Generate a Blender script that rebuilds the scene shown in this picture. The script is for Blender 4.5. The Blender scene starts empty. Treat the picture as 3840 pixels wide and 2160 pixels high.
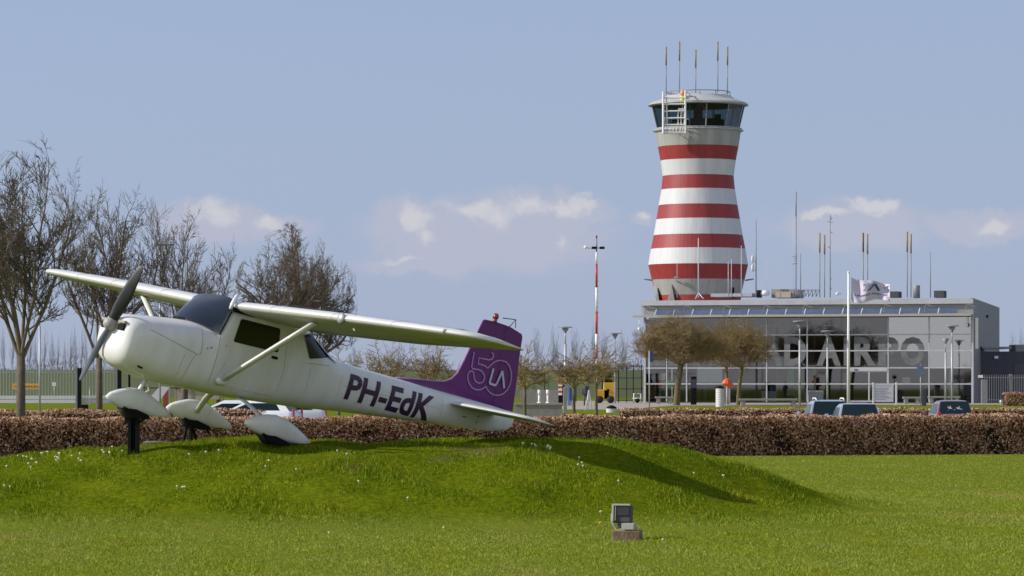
import bpy, bmesh, math, random
import numpy as np
from mathutils import Vector, Matrix, noise
C = bpy.context.scene.collection
R = math.radians
F, HZ, CH = 13000.0, 1430.0, 1.85     # focal length and horizon in 3840-px photo pixels, eye height in metres

# ------------------------------------------------------------------ camera, world, sun
cam = bpy.data.cameras.new('camera'); camo = bpy.data.objects.new('camera', cam); C.objects.link(camo)
camo.location = (0, 0, CH); camo.rotation_euler = (R(90), 0, 0)
cam.sensor_width = 36; cam.lens = F / 3840 * 36; cam.shift_y = (HZ - 1080) / 3840
cam.clip_start = .5; cam.clip_end = 9000
cam.dof.use_dof = True; cam.dof.focus_distance = 95; cam.dof.aperture_fstop = 8
bpy.context.scene.camera = camo
SUN_EL, SUN_T = 32.5, 8.0               # elevation; azimuth: from the left, turned a little towards the camera
sd = Vector((-math.cos(R(SUN_EL)) * math.cos(R(SUN_T)), -math.cos(R(SUN_EL)) * math.sin(R(SUN_T)), math.sin(R(SUN_EL))))
sl = bpy.data.lights.new('sun', 'SUN'); sl.energy = 3.5; sl.angle = R(.53); sl.color = (1, .945, .86)
so = bpy.data.objects.new('sun', sl); C.objects.link(so); so.rotation_euler = sd.to_track_quat('Z', 'Y').to_euler()
vs = bpy.context.scene.view_settings
vs.view_transform = 'Standard'; vs.look = 'None'; vs.gamma = 1; vs.exposure = .5; vs.use_curve_mapping = False
world = bpy.data.worlds.new('World'); bpy.context.scene.world = world; world.use_nodes = True
wt = world.node_tree; wt.nodes.clear()
def wn(t, **k):
    n = wt.nodes.new(t)
    for a, b in k.items(): setattr(n, a, b)
    return n
def wm(op, a, b=None, c=None, clamp=False):
    n = wn('ShaderNodeMath', operation=op); n.use_clamp = clamp
    for i, v in enumerate((a, b, c)):
        if v is None: continue
        if isinstance(v, (int, float)): n.inputs[i].default_value = v
        else: wt.links.new(v, n.inputs[i])
    return n.outputs[0]
sky = wn('ShaderNodeTexSky', sky_type='NISHITA'); sky.sun_disc = False
sky.sun_elevation = R(SUN_EL); sky.sun_rotation = math.atan2(sd.x, sd.y)
sky.air_density = 1.0; sky.dust_density = .6; sky.ozone_density = 2.5; sky.altitude = 0
tc = wn('ShaderNodeTexCoord'); sp = wn('ShaderNodeSeparateXYZ'); wt.links.new(tc.outputs['Generated'], sp.inputs[0])
# the sky is looked up a little above the true direction: the clear, deeper band over the murk of the horizon
zup = wm('ADD', wm('MULTIPLY', sp.outputs[2], .9), .30)
cb = wn('ShaderNodeCombineXYZ'); wt.links.new(sp.outputs[0], cb.inputs[0]); wt.links.new(sp.outputs[1], cb.inputs[1]); wt.links.new(zup, cb.inputs[2])
nrm = wn('ShaderNodeVectorMath', operation='NORMALIZE'); wt.links.new(cb.outputs[0], nrm.inputs[0]); wt.links.new(nrm.outputs[0], sky.inputs[0])
yy = wm('MAXIMUM', sp.outputs[1], .05)
U = wm('DIVIDE', sp.outputs[0], yy); V = wm('DIVIDE', sp.outputs[2], yy)
uv = wn('ShaderNodeCombineXYZ'); wt.links.new(U, uv.inputs[0]); wt.links.new(V, uv.inputs[1])
wz = wn('ShaderNodeTexNoise'); wz.inputs['Scale'].default_value = 70; wz.inputs['Detail'].default_value = 8; wz.inputs['Roughness'].default_value = .62; wt.links.new(uv.outputs[0], wz.inputs[0])
ws = wn('ShaderNodeSeparateColor'); wt.links.new(wz.outputs[1], ws.inputs[0])
U = wm('ADD', U, wm('MULTIPLY', wm('SUBTRACT', ws.outputs[0], .5), .022)); V = wm('ADD', V, wm('MULTIPLY', wm('SUBTRACT', ws.outputs[1], .5), .014))
def ell(px, py, rx, ry):
    a = wm('DIVIDE', wm('SUBTRACT', U, (px - 1920) / F), rx / F); b = wm('DIVIDE', wm('SUBTRACT', V, (HZ - py) / F), ry / F)
    return wm('SUBTRACT', 1.0, wm('SQRT', wm('ADD', wm('MULTIPLY', a, a), wm('MULTIPLY', b, b))), clamp=True)
def total(L):
    s = None
    for (px, py, rx, ry, k) in L:
        e = wm('MULTIPLY', ell(px, py, rx, ry), k); s = e if s is None else wm('MAXIMUM', s, e)
    return s
nz = wn('ShaderNodeTexNoise'); nz.inputs['Scale'].default_value = 85; nz.inputs['Detail'].default_value = 7; nz.inputs['Roughness'].default_value = .58
stv = wn('ShaderNodeVectorMath', operation='MULTIPLY'); stv.inputs[1].default_value = (1, 1.7, 1); wt.links.new(uv.outputs[0], stv.inputs[0]); wt.links.new(stv.outputs[0], nz.inputs[0])
body = total([(1830, 880, 560, 190, 1), (2140, 800, 170, 110, 1.15), (1560, 830, 230, 120, .95), (790, 830, 280, 110, .9), (1020, 840, 220, 70, .85), (3200, 850, 420, 120, .75), (3700, 850, 240, 80, 1), (3250, 790, 190, 60, .9), (2395, 805, 75, 38, 1), (1650, 985, 420, 50, .8)])
brt = total([(2185, 755, 75, 62, 1.2), (2120, 785, 110, 40, 1.0), (1780, 775, 130, 42, .9), (1560, 800, 95, 58, .9), (1600, 870, 60, 75, .6), (1980, 785, 120, 45, .75), (1870, 800, 120, 50, .55), (2110, 895, 45, 50, .5), (1500, 965, 110, 22, .5), (790, 790, 110, 75, .9), (1010, 820, 110, 36, .8), (3260, 780, 130, 42, 1.2), (3090, 802, 110, 26, .9), (3720, 845, 120, 40, .7), (2395, 800, 60, 25, .9)])
def soft(mask, lo, hi, gain):
    v = wm('ADD', wm('MULTIPLY', mask, gain), wm('MULTIPLY', wm('SUBTRACT', nz.outputs[0], .5), 2.3))
    m = wn('ShaderNodeMapRange', interpolation_type='SMOOTHSTEP'); m.clamp = True
    wt.links.new(v, m.inputs[0]); m.inputs[1].default_value = lo; m.inputs[2].default_value = hi
    return wm('MULTIPLY', m.outputs[0], wm('MULTIPLY', mask, 3.0, clamp=True))
mix0 = wn('ShaderNodeMix', data_type='RGBA', blend_type='MULTIPLY'); mix0.inputs[0].default_value = 1
wt.links.new(sky.outputs[0], mix0.inputs[6]); mix0.inputs[7].default_value = (1, 1, 1, 1); SKYTINT = mix0.inputs[7]
def over(prev, fac, k, col):
    m = wn('ShaderNodeMix', data_type='RGBA'); wt.links.new(wm('MULTIPLY', fac, k), m.inputs[0]); wt.links.new(prev, m.inputs[6]); m.inputs[7].default_value = (*col, 1); return m.outputs[2]
SKYK = .15
# a thin high veil whitens the low sky
veil = wm('MULTIPLY', wm('POWER', wm('SUBTRACT', 1.0, wm('ABSOLUTE', sp.outputs[2]), clamp=True), 3.0), .62)
VEIL = tuple(v / SKYK for v in (.322, .325, .345))
o0 = over(mix0.outputs[2], veil, 1.0, VEIL)
low = wm('MULTIPLY', wm('POWER', wm('SUBTRACT', 1.0, wm('ABSOLUTE', sp.outputs[2]), clamp=True), 22.0), .75)
o0 = over(o0, low, 1.0, tuple(v / SKYK for v in (.262, .292, .385)))
o1 = over(o0, soft(body, -.5, .9, 2.2), .95, tuple(v / SKYK for v in (.325, .345, .43)))
o2 = over(o1, soft(brt, -.25, 1.6, 2.0), .95, tuple(v / SKYK for v in (.43, .432, .465)))
# unseen broken cloud added above the picture, sets the overhead fill light
nz2 = wn('ShaderNodeTexNoise'); nz2.inputs['Scale'].default_value = 2.2; nz2.inputs['Detail'].default_value = 6; wt.links.new(tc.outputs['Generated'], nz2.inputs[0])
hi = wn('ShaderNodeMapRange', interpolation_type='SMOOTHSTEP'); wt.links.new(sp.outputs[2], hi.inputs[0]); hi.inputs[1].default_value = .14; hi.inputs[2].default_value = .5
cv = wn('ShaderNodeMapRange', interpolation_type='SMOOTHSTEP'); wt.links.new(nz2.outputs[0], cv.inputs[0]); cv.inputs[1].default_value = .36; cv.inputs[2].default_value = .58
o2 = over(o2, wm('MULTIPLY', hi.outputs[0], cv.outputs[0]), .95, tuple(v / SKYK for v in (.20, .22, .28)))
# unseen bright cloud bank added behind the camera to fill camera-facing shade
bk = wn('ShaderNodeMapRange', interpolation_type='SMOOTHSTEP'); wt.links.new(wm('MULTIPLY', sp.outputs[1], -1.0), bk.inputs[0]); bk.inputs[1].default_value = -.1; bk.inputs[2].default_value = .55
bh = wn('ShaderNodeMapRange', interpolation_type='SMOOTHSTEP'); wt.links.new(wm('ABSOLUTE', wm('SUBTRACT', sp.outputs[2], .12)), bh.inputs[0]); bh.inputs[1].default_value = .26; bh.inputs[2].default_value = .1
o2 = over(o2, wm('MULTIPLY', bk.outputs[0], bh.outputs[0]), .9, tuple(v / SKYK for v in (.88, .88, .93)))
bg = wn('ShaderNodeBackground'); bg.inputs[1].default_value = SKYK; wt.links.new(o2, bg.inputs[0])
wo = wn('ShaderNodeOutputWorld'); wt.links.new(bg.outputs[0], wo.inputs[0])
SKYTINT.default_value = (1.0, 1.0, 1.0, 1)

# ------------------------------------------------------------------ materials
def mat(name, col, rough=.6, metal=0.0, var=0.0, vscale=3.0, bump=0.0, bscale=20.0, island=0.0, col2=None, spec=None, coat=0.0, trans=0.0, stretch=None, emis=None):
    m = bpy.data.materials.new(name); m.use_nodes = True; t = m.node_tree; b = t.nodes['Principled BSDF']
    b.inputs['Base Color'].default_value = (*col, 1); b.inputs['Roughness'].default_value = rough; b.inputs['Metallic'].default_value = metal
    if spec is not None: b.inputs['Specular IOR Level'].default_value = spec
    if coat: b.inputs['Coat Weight'].default_value = coat; b.inputs['Coat Roughness'].default_value = .08
    if trans: b.inputs['Transmission Weight'].default_value = trans
    if emis: b.inputs['Emission Color'].default_value = (*emis[0], 1); b.inputs['Emission Strength'].default_value = emis[1]
    if var or col2 or bump or island:
        tcn = t.nodes.new('ShaderNodeTexCoord'); src = tcn.outputs['Object']
        if stretch:
            mp = t.nodes.new('ShaderNodeMapping'); mp.inputs['Scale'].default_value = stretch; t.links.new(src, mp.inputs[0]); src = mp.outputs[0]
    if var or col2:
        n = t.nodes.new('ShaderNodeTexNoise'); n.inputs['Scale'].default_value = vscale; n.inputs['Detail'].default_value = 6; n.inputs['Roughness'].default_value = .6
        t.links.new(src, n.inputs[0])
        rp = t.nodes.new('ShaderNodeMapRange'); rp.inputs[1].default_value = .3; rp.inputs[2].default_value = .7; t.links.new(n.outputs[0], rp.inputs[0])
        mx = t.nodes.new('ShaderNodeMix'); mx.data_type = 'RGBA'; t.links.new(rp.outputs[0], mx.inputs[0])
        c2 = col2 if col2 else tuple(c * (1 - var) for c in col)
        mx.inputs[6].default_value = (*col, 1); mx.inputs[7].default_value = (*c2, 1); cur = mx.outputs[2]
        t.links.new(cur, b.inputs['Base Color'])
    else: cur = None
    if island:
        g = t.nodes.new('ShaderNodeNewGeometry'); hs = t.nodes.new('ShaderNodeHueSaturation')
        mr = t.nodes.new('ShaderNodeMapRange'); mr.inputs[3].default_value = 1 - island; mr.inputs[4].default_value = 1 + island * 1.2
        t.links.new(g.outputs['Random Per Island'], mr.inputs[0]); t.links.new(mr.outputs[0], hs.inputs['Value'])
        if cur: t.links.new(cur, hs.inputs['Color'])
        else: hs.inputs['Color'].default_value = (*col, 1)
        t.links.new(hs.outputs[0], b.inputs['Base Color'])
    if bump:
        n2 = t.nodes.new('ShaderNodeTexNoise'); n2.inputs['Scale'].default_value = bscale; n2.inputs['Detail'].default_value = 5; t.links.new(src, n2.inputs[0])
        bp = t.nodes.new('ShaderNodeBump'); bp.inputs['Strength'].default_value = bump; bp.inputs['Distance'].default_value = .02
        t.links.new(n2.outputs[0], bp.inputs['Height']); t.links.new(bp.outputs[0], b.inputs['Normal'])
    return m
def islandramp(name, stops, rough=.7, transl=0.0):
    m = bpy.data.materials.new(name); m.use_nodes = True; t = m.node_tree; b = t.nodes['Principled BSDF']
    g = t.nodes.new('ShaderNodeNewGeometry'); r = t.nodes.new('ShaderNodeValToRGB'); t.links.new(g.outputs['Random Per Island'], r.inputs[0])
    e = r.color_ramp.elements
    while len(e) < len(stops): e.new(.5)
    for i, (p, c) in enumerate(stops): e[i].position = p; e[i].color = (*c, 1)
    t.links.new(r.outputs[0], b.inputs['Base Color']); b.inputs['Roughness'].default_value = rough; b.inputs['Specular IOR Level'].default_value = .02
    if transl:
        tr = t.nodes.new('ShaderNodeBsdfTranslucent'); t.links.new(r.outputs[0], tr.inputs[0]); ms = t.nodes.new('ShaderNodeMixShader'); ms.inputs[0].default_value = transl
        t.links.new(b.outputs[0], ms.inputs[1]); t.links.new(tr.outputs[0], ms.inputs[2]); t.links.new(ms.outputs[0], t.nodes['Material Output'].inputs[0])
    return m
def glassmat(name, tint=(.55, .62, .62), refl=.5, body=(.02, .03, .035), opaque=.25):
    m = bpy.data.materials.new(name); m.use_nodes = True; t = m.node_tree; b = t.nodes['Principled BSDF']
    b.inputs['Base Color'].default_value = (*body, 1); b.inputs['Roughness'].default_value = .03; b.inputs['IOR'].default_value = 1.6
    tr = t.nodes.new('ShaderNodeBsdfTransparent'); tr.inputs[0].default_value = (*tint, 1)
    ms = t.nodes.new('ShaderNodeMixShader')
    fr = t.nodes.new('ShaderNodeFresnel'); fr.inputs[0].default_value = 1.5
    ad = t.nodes.new('ShaderNodeMath'); ad.operation = 'MULTIPLY_ADD'; ad.inputs[1].default_value = refl * 2; ad.inputs[2].default_value = opaque; ad.use_clamp = True
    t.links.new(fr.outputs[0], ad.inputs[0]); t.links.new(ad.outputs[0], ms.inputs[0]); t.links.new(tr.outputs[0], ms.inputs[1])
    gl = t.nodes.new('ShaderNodeBsdfGlossy'); gl.inputs['Roughness'].default_value = .02
    t.links.new(gl.outputs[0], ms.inputs[2]); t.links.new(ms.outputs[0], t.nodes['Material Output'].inputs[0])
    return m
M = {}
M['white_paint'] = mat('white_paint', (.74, .74, .74), .38, col2=(.64, .635, .61), vscale=2.4, bump=.2, bscale=2.2, coat=.2, stretch=(2.2, 1, .5))
M['wing_paint'] = mat('wing_paint', (.74, .74, .73), .36, col2=(.62, .62, .57), vscale=1.1, bump=.1, bscale=4, coat=.3)
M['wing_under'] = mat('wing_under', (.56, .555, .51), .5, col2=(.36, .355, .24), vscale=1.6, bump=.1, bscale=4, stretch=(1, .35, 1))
M['purple'] = mat('purple', (.13, .015, .17), .42, var=.15, vscale=2, coat=.2)
M['letter_purple'] = mat('letter_purple', (.04, .008, .055), .45, var=.1)
M['pink_line'] = mat('pink_line', (.42, .25, .50), .5, var=.05)
M['pale_line'] = mat('pale_line', (.50, .50, .66), .5, var=.05)
M['screen_blue'] = mat('screen_blue', (.018, .027, .05), .2, var=.4, vscale=2.5, coat=.3)
M['dark_window'] = mat('dark_window', (.007, .008, .008), .25, var=.3)
M['prop_grey'] = mat('prop_grey', (.026, .026, .028), .45, var=.3, vscale=8)
M['blade_pale'] = mat('blade_pale', (.13, .145, .18), .4, var=.2)
M['black'] = mat('black', (.006, .006, .007), .7, var=.3, vscale=6, spec=.15)
M['rubber'] = mat('rubber', (.015, .015, .015), .8, var=.2)
M['steel'] = mat('steel', (.42, .43, .44), .45, metal=.4, var=.15, vscale=5)
M['seam'] = mat('seam', (.2, .2, .2), .7, var=.1)
M['beacon_red'] = mat('beacon_red', (.28, .02, .02), .3, var=.2, coat=.5)
M['tower_red'] = mat('tower_red', (.29, .026, .028), .55, var=.28, vscale=2.2, bump=.1, bscale=2, stretch=(1, 1, .07))
M['tower_white'] = mat('tower_white', (.55, .56, .575), .55, var=.14, vscale=2.2, bump=.1, bscale=2, stretch=(1, 1, .07))
M['tower_grey'] = mat('tower_grey', (.35, .35, .335), .6, var=.3, vscale=2, stretch=(1, 1, .07))
M['galv'] = mat('galv', (.46, .47, .50), .5, metal=.25, var=.18, vscale=1.3)
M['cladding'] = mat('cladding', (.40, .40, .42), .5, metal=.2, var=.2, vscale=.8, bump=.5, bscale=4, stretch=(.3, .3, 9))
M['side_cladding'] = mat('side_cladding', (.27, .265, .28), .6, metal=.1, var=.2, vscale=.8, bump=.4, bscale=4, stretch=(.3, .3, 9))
M['panel_blue'] = mat('panel_blue', (.075, .105, .18), .25, var=.25, vscale=1.2, coat=.3)
M['concrete'] = mat('concrete', (.30, .285, .26), .85, var=.3, vscale=4, bump=.3)
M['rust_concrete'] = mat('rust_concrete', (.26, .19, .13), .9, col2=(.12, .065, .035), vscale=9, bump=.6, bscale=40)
M['lamp_grey'] = mat('lamp_grey', (.055, .055, .06), .5, metal=.3, var=.3, vscale=14)
M['pale_metal'] = mat('pale_metal', (.36, .35, .31), .5, var=.2, vscale=20)
M['lens_black'] = mat('lens_black', (.008, .008, .009), .15, var=.2)
M['asphalt'] = mat('asphalt', (.07, .07, .07), .9, var=.3, vscale=1.2, bump=.3, bscale=60)
M['paving'] = mat('paving', (.36, .31, .27), .9, var=.2, vscale=.5, bump=.2)
M['bark'] = mat('bark', (.13, .105, .078), .9, col2=(.065, .055, .036), vscale=5, bump=.5, bscale=16)
M['bark_dark'] = mat('bark_dark', (.075, .066, .05), .9, col2=(.045, .04, .025), vscale=3)
M['twig'] = mat('twig', (.165, .135, .09), .9, col2=(.14, .10, .062), vscale=.5)
M['twig_olive'] = mat('twig_olive', (.30, .225, .09), .9, col2=(.22, .15, .075), vscale=.8)
M['bark_olive'] = mat('bark_olive', (.15, .125, .06), .9, col2=(.07, .055, .025), vscale=6)
M['far_twig_haze'] = mat('far_twig_haze', (.19, .175, .185), .9, col2=(.15, .13, .125), vscale=.2)  # pale grey-violet twigs, distance haze put into the colour
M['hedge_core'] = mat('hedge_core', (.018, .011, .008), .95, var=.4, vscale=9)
M['beech_leaf'] = islandramp('beech_leaf', [(0, (.04, .014, .007)), (.2, (.18, .07, .03)), (.45, (.43, .235, .13)), (.72, (.70, .47, .31)), (1, (.92, .76, .60))], .5, .42)
M['grass_blade'] = islandramp('grass_blade', [(0, (.055, .095, .001)), (.45, (.115, .185, .005)), (.8, (.19, .255, .012)), (1, (.33, .36, .06))], .6, .15)
M['grass_yellow'] = islandramp('grass_yellow', [(0, (.12, .15, .002)), (.5, (.24, .27, .004)), (1, (.40, .36, .05))], .6, .15)
M['grass_dark'] = islandramp('grass_dark', [(0, (.03, .06, .003)), (.5, (.07, .12, .004)), (1, (.14, .2, .01))], .6, .15)
M['lawn_dry'] = islandramp('lawn_dry', [(0, (.2, .19, .03)), (.5, (.32, .30, .07)), (1, (.5, .44, .16))], .7, .2)
M['lawn_blade'] = islandramp('lawn_blade', [(0, (.12, .16, .006)), (.45, (.23, .30, .03)), (.8, (.33, .39, .06)), (1, (.43, .47, .12))], .7, .2)
M['daisy'] = mat('daisy', (.7, .7, .5), .7, var=.1)
M['yellow_bloom'] = mat('yellow_bloom', (.6, .38, .02), .7, var=.1)
M['pane'] = glassmat('pane', (.50, .55, .53), .2, opaque=.095)
M['pane_pale'] = glassmat('pane_pale', (.34, .44, .43), .5, opaque=.30)
M['cab_pane'] = glassmat('cab_pane', (.26, .32, .36), .14, opaque=.02)
M['interior_dark'] = mat('interior_dark', (.06, .065, .065), .8, var=.3, vscale=.7)
M['interior_grey'] = mat('interior_grey', (.14, .14, .12), .8, var=.4, vscale=.6)
M['interior_floor'] = mat('interior_floor', (.12, .12, .12), .6, var=.3, vscale=.6)
M['letter_film'] = mat('letter_film', (.15, .16, .165), .6, var=.45, vscale=1.5)
M['annex'] = mat('annex', (.045, .05, .075), .6, var=.2, vscale=.5, bump=.3, bscale=6, stretch=(8, 8, .2))
M['orange'] = mat('orange', (.65, .13, .02), .6, var=.15)
M['yellow'] = mat('yellow', (.62, .36, .02), .5, var=.2)
M['green_bright'] = mat('green_bright', (.06, .55, .03), .6, var=.3)
M['sign_blue'] = mat('sign_blue', (.02, .04, .18), .4, var=.1)
M['sign_yellow'] = mat('sign_yellow', (.75, .38, .02), .5, var=.1)
M['white'] = mat('white', (.78, .78, .78), .5, var=.08)
M['board_white'] = mat('board_white', (.62, .61, .70), .5, var=.08)
M['red'] = mat('red', (.5, .03, .025), .5, var=.1)
M['flag_cloth'] = mat('flag_cloth', (.60, .56, .70), .8, var=.1)
M['beige'] = mat('beige', (.40, .34, .27), .8, var=.2)
M['antenna_tan'] = mat('antenna_tan', (.30, .22, .13), .6, var=.3)
M['antenna_brown'] = mat('antenna_brown', (.14, .08, .05), .6, var=.3)
M['antenna_grey'] = mat('antenna_grey', (.23, .24, .26), .5, var=.2)
M['antenna_pale'] = mat('antenna_pale', (.55, .56, .62), .5, var=.1)
M['car_blue'] = mat('car_blue', (.38, .43, .50), .3, metal=.3, coat=.6)
M['car_silver'] = mat('car_silver', (.40, .41, .45), .3, metal=.3, coat=.6)
M['car_red'] = mat('car_red', (.22, .12, .13), .3, metal=.3, coat=.6)
M['car_white'] = mat('car_white', (.72, .74, .78), .3, coat=.6)
M['car_glass'] = mat('car_glass', (.012, .022, .03), .15, spec=.12)
M['tail_light'] = mat('tail_light', (.5, .015, .02), .25, coat=.6)

# ------------------------------------------------------------------ helpers
class MB:
    """collects faces and links them as one mesh object"""
    def __init__(s): s.v = []; s.f = []; s.mi = []; s.m = 0; s.sm = []; s.smooth = False
    def add(s, vs_, fs_, smooth=None):
        o = len(s.v); s.v.extend([tuple(p) for p in vs_])
        for f in fs_: s.f.append(tuple(i + o for i in f)); s.mi.append(s.m); s.sm.append(s.smooth if smooth is None else smooth)
        return s
    def box(s, x0, x1, y0, y1, z0, z1):
        v = [(x, y, z) for x in (x0, x1) for y in (y0, y1) for z in (z0, z1)]
        return s.add(v, [(0, 1, 3, 2), (4, 6, 7, 5), (0, 4, 5, 1), (2, 3, 7, 6), (0, 2, 6, 4), (1, 5, 7, 3)], False)
    def cbox(s, c, d): return s.box(c[0] - d[0] / 2, c[0] + d[0] / 2, c[1] - d[1] / 2, c[1] + d[1] / 2, c[2] - d[2] / 2, c[2] + d[2] / 2)
    def tube(s, pts, r, n=8, cap=True, smooth=True):
        pts = [Vector(p) for p in pts]; rs = r if isinstance(r, (list, tuple)) else [r] * len(pts)
        vs_, fs_ = [], []; ref = None
        for i, p in enumerate(pts):
            d = (pts[min(i + 1, len(pts) - 1)] - pts[max(i - 1, 0)])
            if d.length < 1e-9: d = Vector((0, 0, 1))
            d.normalize()
            if ref is None: ref = Vector((1, 0, 0)) if abs(d.x) < .8 else Vector((0, 1, 0))
            a = (ref - d * ref.dot(d)).normalized(); b = d.cross(a); ref = a
            for k in range(n):
                t = 2 * math.pi * k / n; vs_.append(p + (a * math.cos(t) + b * math.sin(t)) * rs[i])
        for i in range(len(pts) - 1):
            for k in range(n): fs_.append((i * n + k, i * n + (k + 1) % n, (i + 1) * n + (k + 1) % n, (i + 1) * n + k))
        if cap: fs_.append(tuple(range(n - 1, -1, -1))); fs_.append(tuple((len(pts) - 1) * n + k for k in range(n)))
        return s.add(vs_, fs_, smooth)
    def lathe(s, prof, c=(0, 0, 0), n=24, axis='z', smooth=True, cap=True, a0=0):
        vs_, fs_ = [], []
        for (r, h) in prof:
            for k in range(n):
                t = 2 * math.pi * k / n + a0; q = (r * math.cos(t), r * math.sin(t), h)
                if axis == 'x': q = (q[2], q[0], q[1])
                if axis == 'y': q = (q[0], q[2], q[1])
                vs_.append((c[0] + q[0], c[1] + q[1], c[2] + q[2]))
        for i in range(len(prof) - 1):
            for k in range(n): fs_.append((i * n + k, i * n + (k + 1) % n, (i + 1) * n + (k + 1) % n, (i + 1) * n + k))
        if cap: fs_.append(tuple(range(n - 1, -1, -1))); fs_.append(tuple((len(prof) - 1) * n + k for k in range(n)))
        return s.add(vs_, fs_, smooth)
    def loft(s, secs, closed=True, cap=True, smooth=True):
        n = len(secs[0]); vs_ = [p for q in secs for p in q]; fs_ = []
        for i in range(len(secs) - 1):
            for k in range(n if closed else n - 1): fs_.append((i * n + k, i * n + (k + 1) % n, (i + 1) * n + (k + 1) % n, (i + 1) * n + k))
        if cap and closed: fs_.append(tuple(range(n - 1, -1, -1))); fs_.append(tuple((len(secs) - 1) * n + k for k in range(n)))
        return s.add(vs_, fs_, smooth)
    def prism(s, poly, fn0, fn1, smooth=False):
        n = len(poly); vs_ = [fn0(p) for p in poly] + [fn1(p) for p in poly]
        fs_ = [tuple(range(n)), tuple(range(2 * n - 1, n - 1, -1))] + [(i, (i + 1) % n, n + (i + 1) % n, n + i) for i in range(n)]
        return s.add(vs_, fs_, smooth)
    def build(s, name, mats, parent=None, flip=False, bevel=0, fixn=True, xf=None, sharp=None):
        me = bpy.data.meshes.new(name)
        v = [(a, -b, c) for a, b, c in s.v] if flip else s.v
        if xf: v = [tuple(xf(Vector(p))) for p in v]
        me.from_pydata(v, [], s.f)
        if not isinstance(mats, (list, tuple)): mats = [mats]
        for m in mats: me.materials.append(m)
        me.polygons.foreach_set('material_index', s.mi); me.polygons.foreach_set('use_smooth', s.sm)
        if fixn:
            bm = bmesh.new(); bm.from_mesh(me)
            bmesh.ops.recalc_face_normals(bm, faces=bm.faces); bm.to_mesh(me); bm.free()
        if sharp:
            try: me.set_sharp_from_angle(angle=R(sharp))
            except Exception: pass
        me.update()
        o = bpy.data.objects.new(name, me); C.objects.link(o)
        if parent: o.parent = parent
        if bevel:
            b = o.modifiers.new('bevel', 'BEVEL'); b.width = bevel; b.segments = 2; b.limit_method = 'ANGLE'
        return o
def tag(o, label, cat, group=None, kind=None):
    if label: o['label'] = label
    if cat: o['category'] = cat
    if group: o['group'] = group
    if kind: o['kind'] = kind
    return o
def thing(name, label, cat, loc=(0, 0, 0), rz=0, group=None):
    o = bpy.data.objects.new(name, None); C.objects.link(o); o.location = loc; o.rotation_euler = (0, 0, rz); o.empty_display_size = .2
    return tag(o, label, cat, group)
def dup(root, loc, rz, label, group=None):
    def cp(o, par):
        c = o.copy(); C.objects.link(c); c.parent = par
        for ch in o.children: cp(ch, c)
        return c
    r = root.copy(); C.objects.link(r); r.location = loc; r.rotation_euler = (0, 0, rz); r['label'] = label
    if group: r['group'] = group
    for ch in root.children: cp(ch, r)
    return r
def X(px, Y): return (px - 1920) * Y / F
def Z(py, Y): return CH + (HZ - py) * Y / F
def textmb(txt, size, extrude=.004, offset=0.0, shear=0.0, align='LEFT'):
    """a word as vertices and faces in its own xy plane"""
    cu = bpy.data.curves.new('t', 'FONT'); cu.body = txt; cu.size = size; cu.extrude = extrude; cu.offset = offset; cu.shear = shear; cu.align_x = align; cu.resolution_u = 3
    o = bpy.data.objects.new('t', cu); C.objects.link(o); dg = bpy.context.evaluated_depsgraph_get(); dg.update()
    me = bpy.data.meshes.new_from_object(o.evaluated_get(dg)); vs_ = [tuple(v.co) for v in me.vertices]; fs_ = [tuple(p.vertices) for p in me.polygons]
    bpy.data.objects.remove(o); bpy.data.meshes.remove(me); bpy.data.curves.remove(cu)
    return vs_, fs_
def fit_text(vs_, x0, x1, z0, z1):
    xs = [p[0] for p in vs_]; ys = [p[1] for p in vs_]
    return [(x0 + (p[0] - min(xs)) / (max(xs) - min(xs)) * (x1 - x0), z0 + (p[1] - min(ys)) / (max(ys) - min(ys)) * (z1 - z0), p[2]) for p in vs_]
rng = np.random.default_rng(7)
def npmesh(name, verts, nper, mats, smooth=False, mi=None):
    """mesh of separate polygons of nper vertices each"""
    me = bpy.data.meshes.new(name); n = len(verts); k = n // nper
    me.vertices.add(n); me.vertices.foreach_set('co', verts.astype(np.float32).ravel())
    me.loops.add(n); me.loops.foreach_set('vertex_index', np.arange(n, dtype=np.int32))
    me.polygons.add(k); me.polygons.foreach_set('loop_start', np.arange(0, n, nper, dtype=np.int32))
    for m in mats: me.materials.append(m)
    if mi is not None: me.polygons.foreach_set('material_index', mi.astype(np.int32))
    me.update(calc_edges=True); me.validate()
    return me
def link(name, me, parent=None):
    o = bpy.data.objects.new(name, me); C.objects.link(o)
    if parent: o.parent = parent
    return o

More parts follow.
